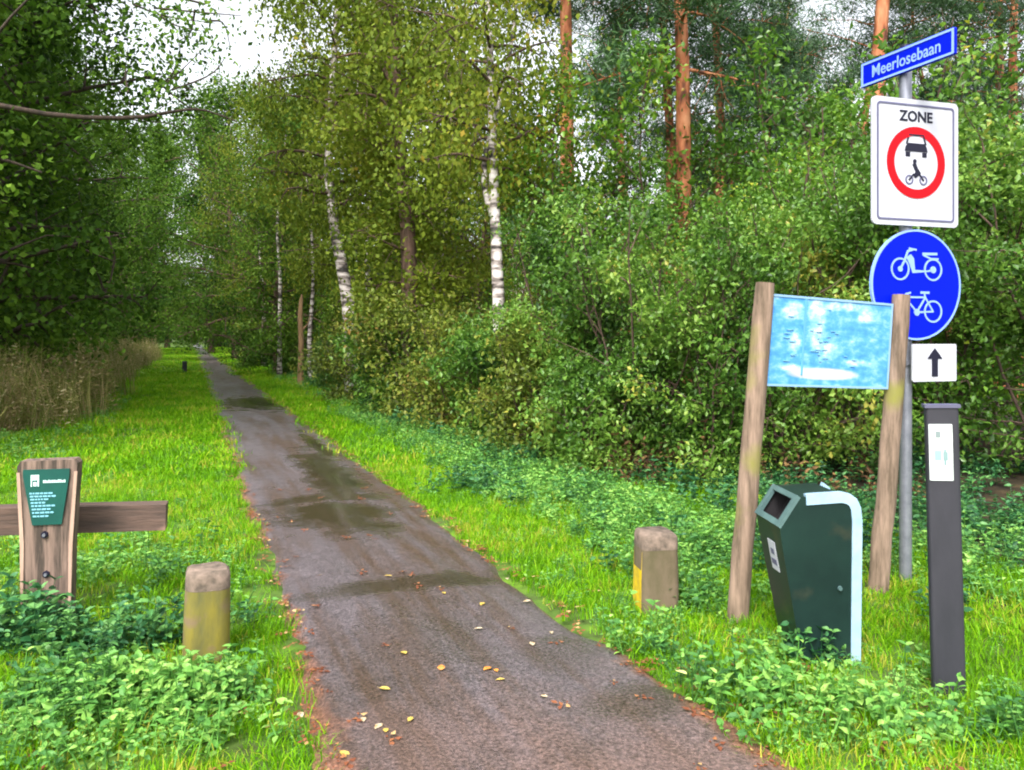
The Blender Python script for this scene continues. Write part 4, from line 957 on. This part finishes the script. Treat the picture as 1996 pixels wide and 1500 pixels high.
# sticker on the sloping front
f0, f1 = Vector((-.245, 0, .585)), Vector((-.130, 0, .02)); df = f1 - f0; fn = Vector((df.z, 0, -df.x)).normalized()
if fn.x > 0: fn = -fn
bm = bmesh.new()
def fq(u, y, o): return f0 + df * u + fn * o + Vector((0, y, 0))
def frontslab(u0, u1, y0, y1, o): 
    q = [fq(u, y, o2) for o2 in (-.002, o) for u, y in ((u0, y0), (u1, y0), (u1, y1), (u0, y1))]; vv = [bm.verts.new(p) for p in q]
    for f in [(3, 2, 1, 0), (4, 5, 6, 7), (0, 1, 5, 4), (1, 2, 6, 5), (2, 3, 7, 6), (3, 0, 4, 7)]: bm.faces.new([vv[i] for i in f])
frontslab(-.02, .24, -.06, .05, .002); st1 = bm_obj('sticker', bm, WHITE, bn)
bm = bmesh.new(); frontslab(.05, .10, -.03, .02, .0035); frontslab(.14, .19, -.045, .035, .0035); bm_obj('print_mark', bm, FRAMEC, st1)
bm = bmesh.new(); bmesh.ops.create_cone(bm, cap_ends=True, segments=14, radius1=.012, radius2=.010, depth=.012, matrix=Matrix.Translation((.05, -.186, .40)) @ Matrix.Rotation(R(90), 4, 'X')); bm_obj('lock', bm, BINL, bn)
bm = bmesh.new(); box(bm, .06, .10, -.03, .03, -.1, .03); bm_obj('stand', bm, DARK, bn)

# ------------------------------------------------------------------ dark marker post with a white plate
GP = pbr('charcoal_plastic', (.026, .025, .034), .65, (.018, .018, .025), 14, (1, 1, .3), .15); 
mk = empty('marker_post', ((1849 - CX) / FPX * 3.36, 3.36, 0), R(-16)); mk.rotation_euler = (R(0), R(-1.4), R(-14)); tag(mk, 'charcoal plastic marker post with a white number plate near its top', 'marker post')
bm = bmesh.new(); hh = 1.19; o1 = rrect(-.063, .063, -.025, .025, .012, 3)
A = [bm.verts.new((x, y, -.1)) for x, y in o1]; B_ = [bm.verts.new((x, y, hh + .012 - y * .25)) for x, y in o1]; n_ = len(o1); bm.faces.new(A[::-1]); bm.faces.new(B_)
for i in range(n_): bm.faces.new((A[i], A[(i + 1) % n_], B_[(i + 1) % n_], B_[i]))
bm_obj('post', bm, GP, mk)
bm = bmesh.new(); box(bm, -.068, .068, -.030, .030, hh + .012, hh + .026); cp = bm_obj('cap', bm, pbr('cap_plastic', (.10, .10, .16), .5), mk, .006)
plt = bm_obj('number_plate', slab(rrect(-.056, .034, .90, 1.135, .004), -.029, -.024), pbr('white_plate', (.58, .63, .62), .4), mk)
bm = slab([(-.030, 1.08), (-.012, 1.08), (-.012, 1.105), (-.030, 1.105)], -.0305, -.028); bm_obj('grey_mark', bm, paint('grey_print', (.2, .25, .25), dirt=False), plt)
bm = slab([(-.035, .985), (-.010, .985), (-.010, 1.025), (-.035, 1.025)], -.0305, -.028); bm_obj('green_mark', bm, paint('green_print', (.25, .55, .45), dirt=False), plt)
bm = slab([(.0, .965), (.008, .965), (.008, 1.03), (.0, 1.03)], -.0305, -.028); slab([(-.003, .985), (.014, .985), (.014, 1.02), (-.003, 1.02)], -.0302, -.028, bm); bm_obj('grey_mark', bm, paint('grey_print_b', (.2, .3, .3), dirt=False), plt)

# ------------------------------------------------------------------ bollards
def bollard(px, d, hgt, wd, label, mat, capmat, rz, lean=(0, 0), stripe=None, rnd_=.040):
    o = empty('bollard', ((px - CX) / FPX * d, d, 0)); o.rotation_euler = (lean[0], lean[1], rz); tag(o, label, 'bollard', 'short posts either side of the path')
    def stack(layers):
        bm = bmesh.new(); rr_ = []
        for z, k in layers:
            rr_.append([bm.verts.new((x, y, z + (.004 * math.sin(x * 50) if z > hgt - .02 else 0))) for x, y in rrect(-wd / 2 * k, wd / 2 * k, -wd / 2 * k, wd / 2 * k, rnd_ * k, 5)])
        for p, q in zip(rr_, rr_[1:]):
            for i in range(len(p)): bm.faces.new((p[i], p[(i + 1) % len(p)], q[(i + 1) % len(q)], q[i]))
        bm.faces.new(rr_[0][::-1]); bm.faces.new(rr_[-1]); return bm
    bm_obj('post', stack([(-.1, 1.0), (hgt * .4, .985), (hgt - .085, .95)]), mat, o, 0, True)
    bm_obj('cap', stack([(hgt - .084, .955), (hgt - .028, .94), (hgt - .010, .89), (hgt, .78)]), capmat, o, 0, True)
    if stripe:
        bm = bmesh.new(); box(bm, -wd / 2 - .004, -wd / 2 + .002, -wd / 2 + .036, wd / 2 - .036, .0, hgt - .10); s_ = bm_obj('painted_face', bm, stripe, o)
        s_.rotation_euler = (0, R(1.6), 0)
    return o
MOSSY = pbr('mossy_yellow_concrete', (.20, .165, .018), .9, (.11, .105, .03), 9, (1, 1, .35), .9, dirt=((.17, .12, .06), 9, .52))
GREYC = pbr('brown_concrete_top', (.24, .175, .135), .9, (.07, .055, .04), 14, bump=.9)
BROWNC = pbr('brown_concrete', (.16, .115, .075), .9, (.09, .075, .035), 7, (1, 1, .5), bump=.9)
YEL = pbr('yellow_paint', (.60, .42, .005), .75, (.42, .30, .02), 12, bump=.4, contrast=(.4, .55))
bollard(401, 3.72, .43, .205, 'mossy yellow green bollard on the left verge beside the path', MOSSY, GREYC, R(22), (0, R(1.5)), None, .062)
bollard(1278, 4.35, .45, .21, 'brown bollard with a yellow painted side on the right verge', BROWNC, GREYC, R(9), (0, R(0)), YEL)

# ------------------------------------------------------------------ timber barrier with the green plate
TIMB = pbr('grey_brown_timber', (.23, .155, .12), .9, (.055, .04, .03), 7, (5, 5, .35), 1.0, contrast=(.4, .6), dirt=((.42, .27, .21), 3, .60)); TIMD = pbr('dark_rail_timber', (.13, .08, .06), .85, (.05, .035, .028), 5, (.6, 5, 5), .7, dirt=((.30, .18, .13), 4, .62))
br_o = empty('timber_barrier', ((101 - CX) / FPX * 4.15, 4.15, 0)); br_o.scale = (.92, 1, 1); br_o.rotation_euler = (0, R(0.6), R(14)); tag(br_o, 'weathered timber post with a green plate and a horizontal rail', 'barrier')
bm = bmesh.new(); H0 = .875; pts = [(-.118, -.1), (.118, -.1), (.125, .45), (.148, H0 - .02), (.13, H0), (-.135, H0 - .005), (-.150, H0 - .03), (-.128, .45)]
slab(pts, -.10, .00, bm); bm_obj('post', bm, TIMB, br_o, .02, True)
for sx in (-1, 1):
    bm = slab([(sx * .123 - .012 * sx, .05), (sx * .123, .05), (sx * .130, .45), (sx * .150, H0 - .06), (sx * .150 - .016 * sx, H0 - .06), (sx * .130 - .02 * sx, .45)], -.106, -.099); bm_obj('edge_strip', bm, pbr('pale_worn_timber', (.50, .34, .26), .85, (.34, .22, .16), 5, (4, 4, .5), .5), br_o)
GRN = pbr('dark_green_plate', (.004, .085, .065), .4, (.003, .06, .05), 5); LBL = paint('light_blue_print', (.22, .50, .62), dirt=False); MINT = paint('mint_print', (.62, .85, .82), dirt=False)
gp_ = bm_obj('green_plate', slab([(-.118, H0 - .045), (.112, H0 - .045), (.112, H0 - .075), (.075, H0 - .325), (-.070, H0 - .325), (-.118, H0 - .08)], -.109, -.101), GRN, br_o)
bm = slab([(-.078, H0 - .13), (-.072, H0 - .13), (-.072, H0 - .098), (-.045, H0 - .098), (-.045, H0 - .13), (-.038, H0 - .13), (-.038, H0 - .072), (-.078, H0 - .072)], -.1115, -.108); slab([(-.066, H0 - .128), (-.050, H0 - .128), (-.050, H0 - .108), (-.066, H0 - .108)], -.1112, -.108, bm); bm_obj('logo', bm, MINT, gp_)
bm = bmesh.new(); x = -.018; rl = random.Random(3)
while x < .092:
    w_ = rl.uniform(.005, .009); hgt = rl.uniform(.010, .016); slab([(x, H0 - .113), (x + w_, H0 - .113), (x + w_, H0 - .113 + hgt), (x, H0 - .113 + hgt)], -.111, -.108, bm); x += w_ + .0022
bm_obj('title_print', bm, MINT, gp_)
bm = bmesh.new()
for row, x1 in [(.165, .03), (.180, .045), (.195, .02), (.212, .0), (.228, .05), (.245, .03), (.262, .04), (.280, .01)]:
    x = -.085 + (row - .16) * .15
    while x < x1 - .01:
        w_ = rl.uniform(.008, .022); slab([(x, H0 - row - .004), (x + w_, H0 - row - .004), (x + w_, H0 - row + .004), (x, H0 - row + .004)], -.111, -.108, bm); x += w_ + .004
bm_obj('small_print', bm, LBL, gp_)
for (x, z) in ((-.01, H0 - .375), (.0, H0 - .575)):
    bm = bmesh.new(); bmesh.ops.create_cone(bm, cap_ends=True, segments=6, radius1=.020, radius2=.018, depth=.012, matrix=Matrix.Translation((x, -.105, z)) @ Matrix.Rotation(R(90), 4, 'X')); bo = bm_obj('bolt', bm, BLACK, br_o)
    bm = bmesh.new(); bmesh.ops.create_cone(bm, cap_ends=True, segments=10, radius1=.009, radius2=.008, depth=.014, matrix=Matrix.Translation((x, -.113, z)) @ Matrix.Rotation(R(90), 4, 'X')); bm_obj('bolt_tip', bm, STEEL, bo)
rr0 = P(-260, 1019, 4.05); rr1 = P(325, 1003, 4.48)
rl_ = bm_obj('rail', (lambda bm: (box(bm, 0, (rr1 - rr0).length, -.06, .06, -.073, .068), bm)[1])(bmesh.new()), TIMD, br_o, .018, True)
dirr = (rr1 - rr0).normalized(); bpy.context.view_layer.update()
rm = Matrix((dirr, Vector((0, 0, 1)).cross(dirr).normalized(), dirr.cross(Vector((0, 0, 1)).cross(dirr).normalized()))).transposed().to_4x4()
rl_.matrix_parent_inverse = br_o.matrix_world.inverted(); rl_.matrix_basis = Matrix.Translation(rr0) @ rm

# small distant post beside the path and a pale bench-like sandy bank
tp = empty('small_post', ((360 - CX) / FPX * 31, 31, 0)); tag(tp, 'tiny dark post on the left verge far along the path', 'post')
bm = bmesh.new(); box(bm, -.07, .07, -.07, .07, -.1, .5, .95, .95); bm_obj('post', bm, GP, tp, .01)
bm = bmesh.new(); box(bm, -.075, .075, -.075, .075, .5, .54, .8, .8); bm_obj('cap', bm, GP, tp)

# ------------------------------------------------------------------ single fallen leaves on the path
FL = [(1037, 1275, 'w', 'whitish fallen leaf on the asphalt level with the bin foot'), (1075, 1250, 'w', 'small pale fallen leaf just beyond the whitish one'),
      (708, 1423, 'w', 'large cream fallen leaf near the bottom of the path'), (738, 1438, 'w', 'cream fallen leaf touching the row at the path bottom'),
      (752, 1446, 'y', 'dull yellow fallen leaf ending the row at the path bottom'), (787, 1294, 'y', 'yellow fallen leaf alone left of the path middle'),
      (860, 1330, 'o', 'golden brown fallen leaf standing on its edge'), (967, 1331, 'o', 'bright orange fallen leaf in the middle of the path'),
      (950, 1328, 'o', 'rusty fallen leaf overlapping the bright orange one'), (975, 1350, 'y', 'thin yellow fallen leaf nearer than the orange one'),
      (750, 1364, 'y', 'pale yellow fallen leaf left of the standing one'), (988, 1140, 'w', 'pale leaf fallen at the right path edge'),
      (1027, 1186, 'w', 'cream leaf fallen near the right edge below the dark band'), (800, 1426, 'y', 'mustard fallen leaf right of the bottom row'),
      (1328, 1352, 'g', 'yellow green fallen leaf lying on the right grass verge'), (757, 1140, 'y', 'olive yellow fallen leaf on the dark wet band'),
      (865, 1174, 'y', 'small tan fallen leaf under the dark wet band'), (933, 1246, 'w', 'thin beige fallen leaf in the middle distance'),
      (1060, 1383, 'w', 'beige fallen leaf on the reddish asphalt patch'), (672, 1490, 'y', 'tan fallen leaf at the very bottom of the path'),
      (586, 1410, 'w', 'pale fallen leaf on the left edge of the asphalt'), (940, 1195, 'y', 'faded tan leaf right of the dark wet band')]
FM = dict(w=pbr('cream_leaf', (.50, .42, .30), .5, dirt=((.3, .2, .08), 3, .5)), y=pbr('yellow_leaf', (.50, .36, .08), .5), o=pbr('orange_leaf', (.62, .25, .05), .5), g=pbr('lime_leaf', (.62, .66, .22), .5))
lm_ = {}
for kk in FM:
    vv = [(-.5, 0, .02), (-.3, -.2, .06), (-.3, .2, .07), (0, -.30, .10), (0, .30, .08), (.3, -.17, .05), (.3, .17, .08), (.5, 0, .0), (-.3, 0, .02), (0, 0, .03), (.3, 0, .02), (-.72, .03, .05)]
    ff = [(0, 1, 8), (0, 8, 2), (1, 3, 9, 8), (8, 9, 4, 2), (3, 5, 10, 9), (9, 10, 6, 4), (5, 7, 10), (10, 7, 6), (0, 8, 11)]
    me = bpy.data.meshes.new('fallen_leaf'); me.from_pydata(vv, [], ff); me.materials.append(FM[kk]); lm_[kk] = me
rq = random.Random(6)
for px, py, kk, lab in FL:
    g3 = G(px, py); t = g3.x * V[0] + g3.y * V[1]
    z = .034 + .022 * math.sin(math.pi * min(1, max(0, (t - T0) / (T1 - T0))))
    if kk == 'g': z = .09
    o = link('fallen_leaf', lm_[kk]); s = rq.uniform(.036, .054) * (1.0 if kk != 'g' else 1.3)
    o.location = (g3.x, g3.y, z); o.scale = (s, s, s); o.rotation_euler = (rq.uniform(-.1, .1), rq.uniform(-.1, .1), rq.uniform(0, 6.28))
    if 'edge' in lab and 'standing' in lab: o.rotation_euler = (1.2, .1, .4); o.location.z += .012
    tag(o, lab, 'leaf', 'fallen leaves on the path')
